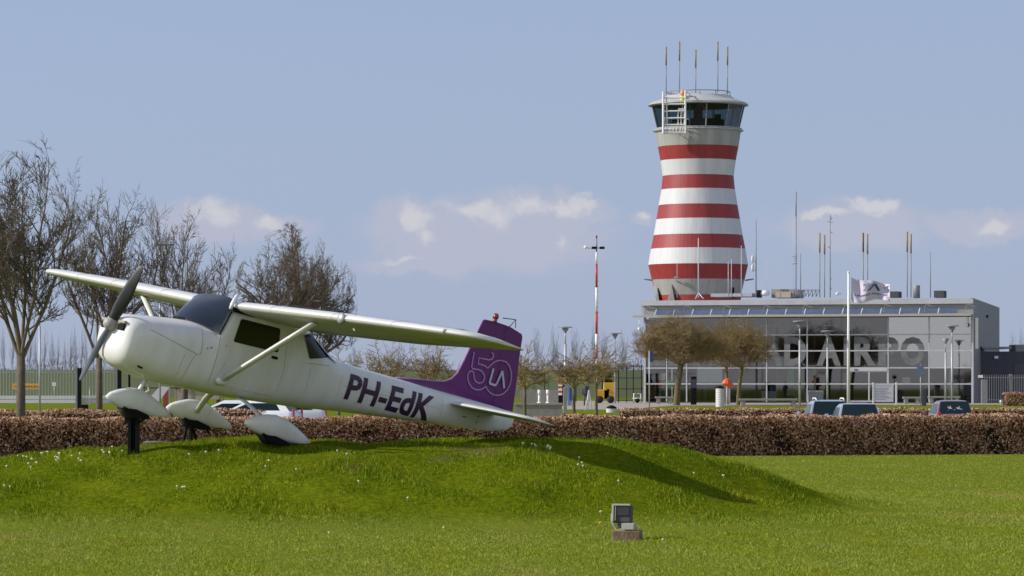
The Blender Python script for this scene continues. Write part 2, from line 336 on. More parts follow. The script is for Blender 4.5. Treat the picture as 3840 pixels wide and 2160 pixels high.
# ------------------------------------------------------------------ terrain
def smooth(t): t = np.clip(t, 0, 1); return t * t * (3 - 2 * t)
_w = [(rng.uniform(.5, 2.6), rng.uniform(0, 6.28), rng.uniform(0, 6.28), rng.uniform(.6, 1.4)) for _ in range(14)]
def height(x, y):
    x = np.asarray(x, float); y = np.asarray(y, float)
    # display mound
    dx = np.where(x < -2.0, (x + 2.0) / 11.5, np.maximum(0, x - 1.2) / 3.7)
    yc = 49.0
    dy = np.where(y < yc, (y - yc) / 7.6, (y - yc) / 7.5)
    d = np.sqrt(dx ** 2 * 1.0 + dy ** 2)
    m = .94 * smooth((1.0 - d) / .78)
    skirt = smooth((x - .5) / 2.5) * .26
    m = m * (1 - skirt) + .94 * skirt * smooth((1.75 - d) / 1.5)
    lum = 0
    for (k, a, p, q) in _w: lum = lum + .014 * q * np.sin(k * (x * math.cos(a) + y * math.sin(a)) + p)
    hum = 0
    for (k, a, p, q) in _w: hum = hum + .0065 * q * np.sin(3.2 * k * (x * math.cos(a + 2) + y * math.sin(a + 2)) + 2 * p)
    m = m + hum * smooth(m / .35)
    m = m + lum * smooth(m / .5) * 1.3 + lum * .05
    # sunken car park beyond the front hedge
    low = -.42 * smooth((y - 97) / 8) * (1 - smooth((y - 160) / 12))
    far = smooth((y - 80) / 12)
    return m * (1 - far) + low
def grid(xs, ys):
    Xg, Yg = np.meshgrid(xs, ys); Zg = height(Xg, Yg); v = np.stack([Xg, Yg, Zg], -1).reshape(-1, 3); nx, ny = len(xs), len(ys)
    i = (np.arange(ny - 1)[:, None] * nx + np.arange(nx - 1)[None]).ravel()
    return v, np.stack([i, i + 1, i + nx + 1, i + nx], 1)
gm = bpy.data.materials.new('turf'); gm.use_nodes = True; t = gm.node_tree; b = t.nodes['Principled BSDF']; b.inputs['Roughness'].default_value = .9; b.inputs['Specular IOR Level'].default_value = 0
tcn = t.nodes.new('ShaderNodeTexCoord')
def gno(sc, det=6):
    n = t.nodes.new('ShaderNodeTexNoise'); n.inputs['Scale'].default_value = sc; n.inputs['Detail'].default_value = det; n.inputs['Roughness'].default_value = .65; t.links.new(tcn.outputs['Object'], n.inputs[0]); return n.outputs[0]
r1 = t.nodes.new('ShaderNodeValToRGB'); t.links.new(gno(.9), r1.inputs[0]); e = r1.color_ramp.elements
e[0].position = .35; e[0].color = (.085, .125, .004, 1); e[1].position = .66; e[1].color = (.14, .165, .008, 1)
r2 = t.nodes.new('ShaderNodeValToRGB'); t.links.new(gno(14), r2.inputs[0]); e = r2.color_ramp.elements
e[0].position = .35; e[0].color = (.55, .55, .55, 1); e[1].position = .7; e[1].color = (1.25, 1.25, 1.25, 1)
mx = t.nodes.new('ShaderNodeMix'); mx.data_type = 'RGBA'; mx.blend_type = 'MULTIPLY'; mx.inputs[0].default_value = 1
t.links.new(r1.outputs[0], mx.inputs[6]); t.links.new(r2.outputs[0], mx.inputs[7]); t.links.new(mx.outputs[2], b.inputs['Base Color'])
bp = t.nodes.new('ShaderNodeBump'); bp.inputs['Strength'].default_value = .8; bp.inputs['Distance'].default_value = .04; t.links.new(gno(9), bp.inputs['Height']); t.links.new(bp.outputs[0], b.inputs['Normal'])
SOIL = [(X(1800, 46.4), 46.4, .42), (X(1670, 45.8), 45.8, .30), (X(1870, 47.2), 47.2, .26), (X(1720, 47.0), 47.0, .22), (X(1330, 45.2), 45.2, .16), (X(520, 47.2), 47.2, .22)]
at = t.nodes.new('ShaderNodeAttribute'); at.attribute_name = 'soil'; ms = t.nodes.new('ShaderNodeMix'); ms.data_type = 'RGBA'; t.links.new(at.outputs['Fac'], ms.inputs[0]); al = t.nodes.new('ShaderNodeAttribute'); al.attribute_name = 'lawn'; ml = t.nodes.new('ShaderNodeMix'); ml.data_type = 'RGBA'; t.links.new(al.outputs['Fac'], ml.inputs[0]); t.links.new(mx.outputs[2], ml.inputs[6]); ml.inputs[7].default_value = (.165, .195, .03, 1)
ml2 = t.nodes.new('ShaderNodeMix'); ml2.data_type = 'RGBA'; ml2.inputs[0].default_value = .45; t.links.new(ml.outputs[2], ml2.inputs[6]); t.links.new(mx.outputs[2], ml2.inputs[7]); t.links.new(ml2.outputs[2], ms.inputs[6]); ms.inputs[7].default_value = (.10, .085, .03, 1); t.links.new(ms.outputs[2], b.inputs['Base Color'])
xs = np.concatenate([np.array([-3000, -800, -200, -80, -40, -25, -18, -14, -11]), np.arange(-9, 9.01, .12), np.array([11, 14, 18, 25, 40, 80, 200, 800, 3000])])
ys = np.concatenate([np.array([-200, -20, 10, 22]), np.arange(26, 40, .2), np.arange(40, 56, .12), np.arange(56, 62, .2), np.arange(62, 97, .4), np.arange(97, 110, 1.5), np.array([115, 120, 130, 145, 158, 162, 166, 170, 174, 180, 200, 260, 350, 500, 1000, 3000, 6000])])
v, f = grid(xs, ys); me = bpy.data.meshes.new('ground'); me.from_pydata(v.tolist(), [], f.tolist()); me.materials.append(gm); me.polygons.foreach_set('use_smooth', [True] * len(f)); me.update()
la = me.attributes.new('lawn', 'FLOAT', 'POINT'); la.data.foreach_set('value', np.clip(1 - (v[:, 2] - .08) / .16, 0, 1).astype(np.float32) * (np.abs(v[:, 2]) < 5))
sa = me.attributes.new('soil', 'FLOAT', 'POINT'); sv = np.zeros(len(v))
for (sx, sy, sr) in SOIL: sv = np.maximum(sv, 1 - np.hypot(v[:, 0] - sx, (v[:, 1] - sy) * .8) / sr)
sa.data.foreach_set('value', np.clip(sv * 1.6, 0, .9).astype(np.float32))
tag(link('ground', me), None, None, kind='structure')
def sheet(name, pts, z, m):
    b_ = MB(); b_.add([(p[0], p[1], z) for p in pts], [tuple(range(len(pts)))]); return tag(b_.build(name, m), None, None, kind='structure')
sheet('parking_lot', [(-40, 108), (40, 108), (40, 157), (-40, 157)], -.412, M['asphalt'])
sheet('pavement', [(X(2040, 226), 226), (X(2330, 226), 226), (X(2520, 262), 262), (X(3900, 276), 276), (X(3900, 298), 298), (X(2000, 330), 330)], .012, M['paving'])
sheet('added_apron', [(X(2420, 332), 332), (220, 332), (220, 392), (X(2420, 392), 392)], .012, M['asphalt'])  # mostly hidden asphalt, added to keep green out of the cab-pane reflections
# dike beyond the fence
b_ = MB(); b_.add([(-260, 395, 0), (-260, 412, 3.2), (-260, 420, 3.2), (60, 395, 0), (60, 412, 3.2), (60, 420, 3.2), (-260, 440, 0), (60, 440, 0)], [(0, 1, 4, 3), (1, 2, 5, 4), (2, 6, 7, 5)])
tag(b_.build('embankment', mat('dike_grass', (.06, .085, .022), .95, col2=(.075, .08, .03), vscale=.25, bump=.4, bscale=3)), None, None, kind='structure')
# ------------------------------------------------------------------ grass blades on the lawn and the mound
def blades(n, xr, yr, hmin, hmax, wid):
    y = rng.uniform(yr[0], yr[1], n); x = rng.uniform(-1, 1, n) * (y * .152 + 4.5)
    z = height(x, y)
    tuft = np.zeros(n)
    for (k, a, p, q) in _w: tuft += np.sin(3.1 * k * (x * math.cos(a + 1) + y * math.sin(a + 1)) + p)
    tuft = 1 + (.05 + .19 * np.clip(z / .25, 0, 1)) * tuft
    h = rng.uniform(hmin, hmax, n) * np.clip(tuft, .3, 2.3)
    a = rng.uniform(0, 2 * np.pi, n); lean = rng.uniform(.1, .75, n) * h; la = rng.uniform(0, 2 * np.pi, n)
    w = wid * rng.uniform(.6, 1.3, n)
    p0 = np.stack([x - np.cos(a) * w, y - np.sin(a) * w, z - .01], 1); p1 = np.stack([x + np.cos(a) * w, y + np.sin(a) * w, z - .01], 1)
    p2 = np.stack([x + np.cos(la) * lean, y + np.sin(la) * lean, z + h], 1)
    return np.stack([p0, p1, p2], 1)
gv = np.concatenate([blades(850000, 0, (30.5, 58.5), .016, .042, .0057), blades(190000, 0, (55.5, 90), .015, .035, .012)])
for (sx, sy, sr) in SOIL: gd = np.hypot(gv[:, 0, 0] - sx, (gv[:, 0, 1] - sy) * .8) / sr + .35 * np.sin(gv[:, 0, 0] * 11 + gv[:, 0, 1] * 5) + .25 * np.sin(gv[:, 0, 0] * 27 - gv[:, 0, 1] * 19); gv = gv[(gd > 1) | (rng.random(len(gv)) < .25 + gd * .4)]
def swirl(x, y, f, ph):
    r = 0
    for (k, a, p, q_) in _w: r = r + np.sin(f * k * (x * math.cos(a + ph) + y * .6 * math.sin(a + ph)) + p * 3)
    return r / 3.7
def shade_of(g): x, y = g[:, 0, 0], g[:, 0, 1]; v_ = swirl(x, y, 1.0, 2.0) * .35 + swirl(x, y, 3.3, 4.0) * .5 + rng.normal(0, .55, len(g)); return np.where(v_ > .75, 1, np.where(v_ < -.8, 2, 0))
gc = gv.mean(1); hm = height(gc[:, 0], gc[:, 1]) > rng.normal(.16, .05, len(gc))
tag(link('mound_grass', npmesh('mound_grass', gv[hm].reshape(-1, 3), 3, [M['grass_blade'], M['grass_yellow'], M['grass_dark']], mi=shade_of(gv[hm]))), 'lush deep green grass growing on the mound under the aircraft', 'grass', kind='stuff')
gl_ = gv[~hm]; gl_[:, 2, 2] -= (gl_[:, 2, 2] - gl_[:, 0, 2]) * .3
tag(link('lawn_grass', npmesh('lawn_grass', gl_.reshape(-1, 3), 3, [M['lawn_blade'], M['lawn_dry'], M['grass_yellow']], mi=shade_of(gl_))), 'short paler yellowish lawn grass on the flat ground around the mound', 'grass', kind='stuff')
def flowers(name, n, spots, m, r0, r1, label):
    P = []
    for (px, py, sx, sy, k) in spots:
        for _ in range(k):
            a = px + random.gauss(0, sx); c = py + random.gauss(0, sy)
            y = 34.0
            while y < 50 and CH - (c - HZ) * y / F > float(height(X(a, y), y)): y += .05
            if y >= 50: continue
            P.append((X(a, y), y, float(height(X(a, y), y)) + .05, random.uniform(r0, r1)))
    q = MB()
    for (x, y, z, r) in P:
        q.lathe([(r * .3, -.012), (r, 0), (r * .8, .008), (r * .2, .012)], (x, y, z), n=7)
        q.tube([(x, y, z - .06), (x, y, z)], .002, 3)
    tag(q.build(name, m), label, 'flowers', kind='stuff')
random.seed(3)
flowers('daisies', 0, [(110, 1735, 60, 25, 14), (250, 1735, 30, 10, 9), (380, 1705, 20, 8, 5), (20, 1840, 20, 20, 2), (470, 1702, 10, 5, 1), (690, 1716, 10, 5, 1), (790, 1708, 15, 6, 2), (1350, 1822, 5, 5, 1), (2010, 1690, 40, 12, 8), (2200, 1755, 25, 10, 4), (1960, 1680, 15, 5, 3), (2500, 2035, 10, 8, 1), (700, 1835, 20, 8, 3), (1200, 1750, 300, 60, 6), (2500, 1800, 200, 40, 4), (2250, 1935, 4, 4, 1), (1300, 1960, 300, 60, 3)], M['daisy'], .012, .02, 'small white daisies scattered over the grassy mound')
flowers('dandelion', 0, [(2252, 1976, 1, 1, 1)], M['yellow_bloom'], .022, .026, 'yellow dandelion in the grass left of the floodlight')

# ------------------------------------------------------------------ aircraft
# measured from the photograph; model axes: x aft, y to port, z up, origin at the propeller hub
AO = Vector((-5.385, 46.502, .774 + CH))
AX = Matrix(((0.73137415, -0.64406116, 0.22422549), (0.65057877, 0.75752645, 0.05386038), (-0.20454612, 0.10648426, 0.97304778)))
plane = thing('light_aircraft', 'white high-wing propeller plane with purple tail fin, nose raised on the mound', 'aircraft')
plane.matrix_world = Matrix.Translation(AO) @ AX.to_4x4()
def A(mb, name, m, parent=None, **k): return mb.build(name, m, parent or plane, flip=True, **k)
def sec(x, zt, zb, w, zm, nt=2.6, nb=2.6, n=72):
    pts = []
    for k in range(n):
        t = 2 * math.pi * k / n; c, s = math.cos(t), math.sin(t)
        e = nt if s >= 0 else nb; hgt = (zt - zm) if s >= 0 else (zm - zb)
        pts.append((x, w * math.copysign(abs(c) ** (2 / e), c), zm + hgt * math.copysign(abs(s) ** (2 / e), s)))
    return pts
fz = MB(); fz.smooth = True
S = [(.045, .03, -.28, .20, -.13, 2.4, 2.3), (.06, .085, -.37, .30, -.14, 2.5, 2.4), (.09, .125, -.44, .365, -.14, 2.7, 2.6), (.14, .155, -.495, .405, -.15, 2.9, 2.7), (.22, .18, -.535, .43, -.155, 3, 2.8), (.34, .20, -.56, .445, -.16, 3.1, 2.9), (.6, .235, -.60, .462, -.17, 3.1, 3), (.9, .28, -.615, .475, -.17, 3, 3.2), (1.2, .315, -.605, .495, -.16, 3, 3.4), (1.42, .33, -.60, .505, -.14, 3.2, 3.5),
     (1.46, .36, -.60, .508, -.1, 4, 3.5), (1.60, .66, -.595, .512, -.05, 7, 3.5), (1.8, .69, -.59, .515, 0, 8, 3.5), (2.2, .70, -.565, .515, 0, 8, 3.5), (2.65, .69, -.525, .505, 0, 8, 3.4), (2.95, .655, -.50, .485, 0, 6, 3.2), (3.15, .55, -.485, .465, 0, 4.5, 3.1), (3.4, .41, -.46, .44, 0, 3.4, 3), (3.65, .325, -.425, .41, 0, 3, 2.9), (4.1, .305, -.37, .36, -.02, 2.8, 2.8), (4.8, .30, -.30, .285, 0, 2.6, 2.6), (5.6, .29, -.22, .205, .03, 2.5, 2.5), (6.3, .285, -.16, .135, .06, 2.4, 2.4), (6.9, .28, -.10, .075, .09, 2.3, 2.3), (7.24, .27, -.02, .045, .13, 2.2, 2.2), (7.33, .24, .06, .02, .15, 2, 2)]
fz.loft([sec(*a) for a in S])
fus = A(fz, 'fuselage', M['white_paint'], sharp=50)
# cowl seams, intake, openings
def side_y(x, z):
    for i in range(len(S) - 1):
        if S[i][0] <= x <= S[i + 1][0]:
            k = (x - S[i][0]) / (S[i + 1][0] - S[i][0]); q = [S[i][j] * (1 - k) + S[i + 1][j] * k for j in range(7)]
            h = (q[1] - q[4]) if z >= q[4] else (q[4] - q[2]); e = q[5] if z >= q[4] else q[6]
            u = min(.999, abs(z - q[4]) / max(h, 1e-4)); return q[3] * (1 - u ** e) ** (1 / e)
    return .4
def surf(pts, off=.003, sgn=1): return [(x, sgn * (side_y(x, z) + off), z) for x, z in pts]
def seam(pts, r=.0035):
    P = []; sm_ = MB()
    for i in range(len(pts) - 1):
        for k in range(6): P.append((pts[i][0] + (pts[i + 1][0] - pts[i][0]) * k / 6, pts[i][1] + (pts[i + 1][1] - pts[i][1]) * k / 6))
    P.append(pts[-1]); sm_.tube(surf(P, .0005), r, 4, smooth=False); A(sm_, 'panel_seam', M['seam'], fus)
seam([(.36, .04), (.7, -.03), (1.13, -.12)]); seam([(1.2, .22), (1.2, -.11), (1.12, -.14), (1.06, -.3), (1.03, -.52)])
seam([(.98, -.14), (.93, -.3), (.93, -.5)], .002); seam([(1.46, .2), (1.46, -.1), (1.44, -.45)]); seam([(1.66, -.03), (1.52, -.42)], .002)
seam([(2.55, .48), (2.62, 0), (2.6, -.4)], .002); seam([(3.02, .15), (3.45, .2)], .003); seam([(3.72, .2), (3.72, -.36)], .002)
seam([(5.8, .22), (5.8, -.15)], .0025); seam([(4.3, .24), (4.3, -.3)], .0018); seam([(4.9, .24), (4.9, -.24)], .0018); seam([(3.1, .1), (3.1, -.42)], .0018); seam([(3.75, -.02), (5.75, .03)], .0018); seam([(2.0, -.5), (2.0, -.54)], .002); seam([(1.6, -.45), (2.6, -.42)], .002)
hole = MB(); hole.add([(x, side_y(x, z) + .004, z) for x, z in ((.33, -.46), (.42, -.475), (.43, -.5), (.34, -.485))], [(0, 1, 2, 3)]); A(hole, 'exhaust_hole', M['black'], fus)
# cooling inlets either side of the hub, with a cream baffle above each
for s in (1, -1):
    q = MB(); q.box(.03, .07, s * .12, s * .27, -.06, .03); A(q, 'air_inlet', M['black'], fus, bevel=.012); q = MB(); q.box(.025, .075, s * .12, s * .28, .035, .075); A(q, 'inlet_baffle', M['beige'], fus, bevel=.012)
# small stickers and latches on the cowl
for (x, z, w_) in ((1.33, .0, .035), (1.28, -.02, .02), (1.57, .08, .012), (6.25, .0, .07), (6.55, .06, .03), (6.55, -.03, .03)):
    q = MB(); q.box(x, x + w_, side_y(x, z) - .004, side_y(x, z) + .005, z, z + .02); A(q, 'marking_plate', M['seam'], fus)
# windscreen: glass wrapped between hood and wing
q = MB(); q.smooth = True; rows = []
for j in range(7):
    k = j / 6; row = []
    for i in range(17):
        a = -1 + 2 * i / 16; y = a * (.508 - .02 * k)
        xb = 1.06 + .38 * abs(a) ** 2.2; zb_ = .335 - .11 * abs(a) ** 3
        xt = 1.60 - .03 * a * a; zt_ = .765 - .075 * abs(a) ** 4
        bulge = .05 * math.sin(math.pi * k)
        row.append((xb * (1 - k) + xt * k - bulge, y, zb_ * (1 - k) + zt_ * k + bulge * .4))
    rows.append(row)
q.loft(rows, closed=False, cap=False); A(q, 'windshield', M['screen_blue'])
for s in (1, -1): q = MB(); q.tube([(1.43, s * .505, .215), (1.50, s * .512, .45), (1.57, s * .50, .66)], .012, 6); A(q, 'windshield_pillar', M['black'])
def skin(V2, F2, s, off, step=.04):
    """flat outlines cut into a grid and laid on the flank"""
    bm = bmesh.new(); vv = [bm.verts.new((a, 0, c_)) for a, c_ in V2]
    for f_ in F2:
        try: bm.faces.new([vv[i] for i in f_])
        except ValueError: pass
    xs_ = [p_[0] for p_ in V2]; zs_ = [p_[1] for p_ in V2]
    for k in range(int(min(xs_) / step), int(max(xs_) / step) + 2): bmesh.ops.bisect_plane(bm, geom=bm.verts[:] + bm.edges[:] + bm.faces[:], plane_co=(k * step, 0, 0), plane_no=(1, 0, 0))
    for k in range(int(min(zs_) / step) - 1, int(max(zs_) / step) + 2): bmesh.ops.bisect_plane(bm, geom=bm.verts[:] + bm.edges[:] + bm.faces[:], plane_co=(0, 0, k * step), plane_no=(0, 0, 1))
    bm.verts.index_update(); q = MB(); q.smooth = True
    q.add([(v_.co.x, s * (side_y(v_.co.x, v_.co.z) + off), v_.co.z) for v_ in bm.verts], [tuple(l.index for l in f_.verts) for f_ in bm.faces]); bm.free(); return q
def sidepane(name, poly, m, s=1, off=.006, parent=None): return A(skin(poly, [tuple(range(len(poly)))], s, off), name, m, parent)
def rr(poly, r=.03):
    out = []; n = len(poly)
    for i in range(n):
        p, a, b_ = Vector(poly[i]), Vector(poly[i - 1]), Vector(poly[(i + 1) % n])
        u, v_ = (a - p).normalized() * r, (b_ - p).normalized() * r
        out += [tuple(p + u), tuple(p + (u + v_) * .3), tuple(p + v_)]
    return out
for s in (1, -1):
    door = sidepane('door', rr([(1.49, .60), (2.47, .60), (2.55, .0), (2.48, -.42), (1.68, -.45), (1.60, .0)][::1], .04), M['white_paint'], s, .002)
    sidepane('door_window', rr([(1.71, .50), (2.40, .51), (2.455, .18), (1.665, .165)]), M['dark_window'], s, .007, door)
    q = MB(); q.box(2.36, 2.45, s * (side_y(2.4, .1) + .002), s * (side_y(2.4, .1) + .03), .085, .12); A(q, 'handle', M['black'], door)
    sidepane('rear_side_window', rr([(2.84, .51), (2.99, .57), (3.43, .315), (3.03, .215)], .02), M['dark_window'], s, .012)
q = MB(); q.smooth = True
rows = [[(x, a * w_, z - .10 * abs(a) ** 3) for a in [i / 6 - 1 for i in range(13)]] for x, z, w_ in ((2.98, .662, .44), (3.17, .56, .43), (3.42, .425, .40), (3.60, .352, .36))]
q.loft(rows, closed=False, cap=False); A(q, 'rear_window', M['screen_blue'])
# wings
def foil(c, t=.12, n=14):
    up, lo = [], []
    for i in range(n + 1):
        x = (1 - math.cos(math.pi * i / n)) / 2
        yt = 5 * t * (.2969 * math.sqrt(x) - .126 * x - .3516 * x * x + .2843 * x ** 3 - .1036 * x ** 4); yc = .02 * (.8 * x - x * x) / .16 if x < .4 else .02 * (.2 + .8 * x - x * x) / .36
        up.append((x * c, (yc + yt) * c)); lo.append((x * c, (yc - yt) * c))
    return up[::-1] + lo[1:-1]
def wing(s, xle0, y0, z0, secs_, m, name):
    q = MB(); q.smooth = True; L = []
    for (y, xl, z, c, t_, inc) in secs_:
        L.append([(xl + a * math.cos(inc) + b_ * math.sin(inc), s * y, z - a * math.sin(inc) + b_ * math.cos(inc)) for a, b_ in foil(c, t_)])
    q.loft(L)
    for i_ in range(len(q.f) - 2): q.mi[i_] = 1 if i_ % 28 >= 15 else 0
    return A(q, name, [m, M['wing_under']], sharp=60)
WS = [(.50, 1.545, .64, 1.60, .12, R(1.5)), (.62, 1.547, .647, 1.60, .12, R(1.5)), (2.6, 1.60, .70, 1.58, .12, R(1.2)), (3.6, 1.72, .728, 1.36, .12, R(.8)), (4.55, 1.85, .755, 1.13, .12, R(.3)), (4.85, 1.93, .765, 1.02, .115, 0), (5.0, 2.08, .773, .84, .10, 0), (5.06, 2.30, .78, .58, .07, 0)]
for s in (1, -1):
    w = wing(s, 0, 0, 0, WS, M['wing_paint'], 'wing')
    q = MB()
    def wt_(y, fr, up=True):
        for i in range(len(WS) - 1):
            if WS[i][0] <= y <= WS[i + 1][0]:
                k = (y - WS[i][0]) / (WS[i + 1][0] - WS[i][0]); xl = WS[i][1] * (1 - k) + WS[i + 1][1] * k; z = WS[i][2] * (1 - k) + WS[i + 1][2] * k; c = WS[i][3] * (1 - k) + WS[i + 1][3] * k
                return xl, z, c
    pu = []
    for y in (2.3, 3.2, 4.2, 4.7):
        xl, z, c = wt_(y, 0); pu.append((xl + c * .74, s * y, z - .062 * c + .02))
    q.tube(pu, .006, 4); pu = []
    for y in (.7, 1.6, 2.28):
        xl, z, c = wt_(y, 0); pu.append((xl + c * .72, s * y, z - .062 * c + .02))
    q.tube(pu, .006, 4); A(q, 'control_surface_gap', M['seam'], w)
    for y in (1.3, 2.6, 3.7):
        xl, z, c = wt_(y, 0); up_ = foil(c)[:15][::-1]; lo_ = foil(c)[14:][::1]; q = MB(); q.tube([(xl + a + .0, s * y, z + b_ + .0008) for a, b_ in up_], .0022, 3); q.tube([(xl + a, s * y, z + b_ - .0008) for a, b_ in lo_[:12]], .0022, 3); A(q, 'panel_seam', M['seam'], w)
    # lift strut, streamlined bar with cuffs
    a, b_ = Vector((1.62, s * .50, -.40)), Vector((1.80, s * 2.02, .60))
    q = MB(); q.smooth = True; d = (b_ - a); prof = [(-.045, 0), (-.035, .016), (0, .022), (.045, .012), (.07, 0), (.045, -.012), (0, -.022), (-.035, -.016)]
    up = Vector((0, -s * d.z, s * d.y * 1.0)); up = Vector((0, -d.z, d.y)).normalized() * (1)
    q.loft([[tuple(a + d * k + Vector((px_, 0, 0)) + up * pz_ * 1.25) for px_, pz_ in prof] for k in (0, .33, .66, 1)]); st = A(q, 'wing_strut', M['white_paint'])
    q = MB(); q.lathe([(.01, -.09), (.05, -.05), (.055, .05), (.01, .09)], (0, 0, 0), n=10, axis='x')
    q.v = [(x + 1.62, y * 1.0 + s * .51, z - .40) for x, y, z in q.v]; A(q, 'strut_cuff', M['white_paint'], st)
    # main gear leg, wheel fairing and tyre
    q = MB(); q.smooth = True
    q.loft([[(x + 2.12 + k * .22, s * (.30 + k * .62), -.53 - k * .40 + .06 * math.sin(k * 3.14)) for x in (-.06 + .02 * k, .06 - .02 * k)] + [(x + 2.12 + k * .22, s * (.30 + k * .62), -.545 - k * .40 + .06 * math.sin(k * 3.14)) for x in (.06 - .02 * k, -.06 + .02 * k)] for k in (0, .2, .4, .6, .8, 1)]); A(q, 'landing_gear_leg', M['white_paint'])
def pant(x0, x1, y, zc, name, zn=0.0):
    """teardrop wheel fairing"""
    q = MB(); q.smooth = True; L = []
    for k, hh, w_, up in ((0, .012, .012, -.01), (.05, .055, .045, 0), (.14, .098, .075, .005), (.28, .142, .100, .018), (.42, .16, .105, .022), (.58, .145, .095, .01), (.74, .108, .072, -.015), (.88, .062, .045, -.04), (1.0, .02, .018, -.062)):
        x = x0 + (x1 - x0) * k
        ring = []
        for i in range(20):
            t_ = 2 * math.pi * i / 20; c_, s_ = math.cos(t_), math.sin(t_); hb = hh * (1.12 if s_ > 0 else 1.0)
            ring.append((x, y + w_ * math.copysign(abs(c_) ** .8, c_), zc + zn * (1 - k) + up + hb * math.copysign(abs(s_) ** .85, s_)))
        L.append(ring)
    q.loft(L); p = A(q, name, M['white_paint'])
    q = MB(); L_ = x1 - x0; q.prism([(x0 + L_ * .24, zc - .085), (x0 + L_ * .30, zc - .10), (x0 + L_ * .42, zc - .085), (x0 + L_ * .60, zc - .12), (x0 + L_ * .66, zc - .165), (x0 + L_ * .52, zc - .2), (x0 + L_ * .34, zc - .19)], lambda p_: (p_[0], y - .108, p_[1]), lambda p_: (p_[0], y + .108, p_[1])); A(q, 'wheel_opening', M['black'], p)
    return p
def tyre(x, y, z, parent, r=.17):
    q = MB(); q.lathe([(r * .45, -.055), (r * .88, -.06), (r, -.035), (r, .035), (r * .88, .06), (r * .45, .055)], (x, y, z), n=24, axis='y'); w_ = A(q, 'tyre', M['rubber'], parent)
    q = MB(); q.lathe([(.01, -.05), (r * .44, -.05), (r * .44, .05), (.01, .05)], (x, y, z), n=16, axis='y'); A(q, 'rim', M['steel'], parent)
for s in (1, -1):
    p = pant(1.86, 3.03, s * .93, -.87, 'wheel_fairing'); tyre(2.30, s * .93, -.92, p)
p = pant(.20, 1.30, 0, -.95, 'wheel_fairing'); tyre(.62, 0, -1.0, p)
q = MB(); q.tube([(.78, 0, -.58), (.66, 0, -.86)], .028, 10); q.tube([(.66, .05, -.86), (.63, .06, -1.0)], .014, 6); q.tube([(.66, -.05, -.86), (.63, -.06, -1.0)], .014, 6); q.tube([(.80, 0, -.66), (.86, 0, -.74), (.74, 0, -.84)], .012, 6); A(q, 'nose_gear_leg', M['white_paint'])
# empennage
FP = [(4.98, .30), (5.2, .335), (5.46, .375), (5.71, .405), (5.88, .435), (6.0, .50), (6.08, .60), (6.14, .78), (6.20, 1.0), (6.28, 1.28), (6.335, 1.45), (6.37, 1.475), (6.60, 1.485), (6.86, 1.475), (7.12, 1.42), (7.15, 1.38), (7.19, 1.0), (7.25, .6), (7.29, .275), (6.6, .27), (5.8, .27)]
def fin_t(x, z): return max(.006, .045 * (1 - ((x - 6.6) / 1.9) ** 2) * (1 - .35 * (z - .3)) * min(1, max(.12, (7.3 - x) / .5)) * (min(1, max(.1, (x - 4.98) / .8))))
bmf = bmesh.new(); cols = []
q = MB(); q.prism(FP, lambda p_: (p_[0], fin_t(*p_) * .55, p_[1]), lambda p_: (p_[0], -fin_t(*p_) * .55, p_[1])); bmf.free()
fin = A(q, 'tail_fin', M['purple'], bevel=.006)
q = MB(); q.tube([(6.78, .0335, 1.47), (6.82, .034, .9), (6.86, .034, .30)], .003, 4); A(q, 'rudder_gap', M['letter_purple'], fin)
q = MB(); q.tube([(x, 0, z + .004) for x, z in FP[:11]], .009, 5); A(q, 'edge_strip', M['pink_line'], fin)
q = MB(); q.lathe([(.035, 0), (.035, .04), (.025, .05), (.042, .055), (.044, .10), (.035, .13), (.01, .14)], (6.56, 0, 1.47), n=16); A(q, 'beacon', M['beacon_red'], fin)
q = MB(); q.tube([(6.86, 0, 1.47), (6.95, 0, 1.60), (6.70, 0, 1.57)], .008, 5); q.tube([(6.95, 0, 1.60), (6.98, 0, 1.48)], .006, 5); A(q, 'antenna', M['black'], fin)
q = MB(); q.tube([(6.26, 0, 1.25), (6.0, .05, 1.235), (5.8, .1, 1.22)], .004, 4); q.lathe([(.012, -.04), (.012, .04)], (5.95, .07, 1.23), n=6, axis='x'); q.tube([(5.8, .1, 1.22), (2.2, .9, .83)], .0015, 3); A(q, 'wire_aerial', M['seam'], fin)
for s in (1, -1):
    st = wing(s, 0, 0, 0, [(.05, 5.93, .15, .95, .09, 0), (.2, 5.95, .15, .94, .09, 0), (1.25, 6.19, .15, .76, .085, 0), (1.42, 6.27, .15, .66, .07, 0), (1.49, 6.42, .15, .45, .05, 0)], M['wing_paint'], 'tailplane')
    q = MB(); q.tube([(6.52, s * .2, .18), (6.62, s * 1.4, .175)], .005, 4); A(q, 'elevator_gap', M['seam'], st)
# wing-root fairing, roof ribs, landing light, tie-down
q = MB(); q.smooth = True; q.tube([(1.485, .53, .585), (1.50, .53, .66), (1.54, .50, .72), (1.66, .36, .78), (1.74, .27, .82)], [.022, .03, .03, .026, .016], 8); A(q, 'root_fairing', M['white'])
q = MB(); q.box(1.53, 1.9, .50, .56, .56, .62); A(q, 'root_gap_shade', M['black'])  # solid black bar in place of the dark shaded gap
q = MB(); q.lathe([(.075, 0), (.07, .02), (.03, .035), (.005, .04)], (0, 0, 0), n=18, axis='x'); q.v = [(1.64 - x, y + 2.78, z + .705) for x, y, z in q.v]; A(q, 'landing_light', M['steel'])
q = MB(); q.tube([(1.74, 2.95, .60), (1.72, 3.02, .575)], .012, 5); A(q, 'tie_down_ring', M['pale_metal'])
q = MB(); q.lathe([(.005, -.05), (.03, -.02), (.03, .03), (.005, .06)], (1.90, 4.62, .765), n=10, axis='x'); A(q, 'navigation_light', M['pale_metal'])
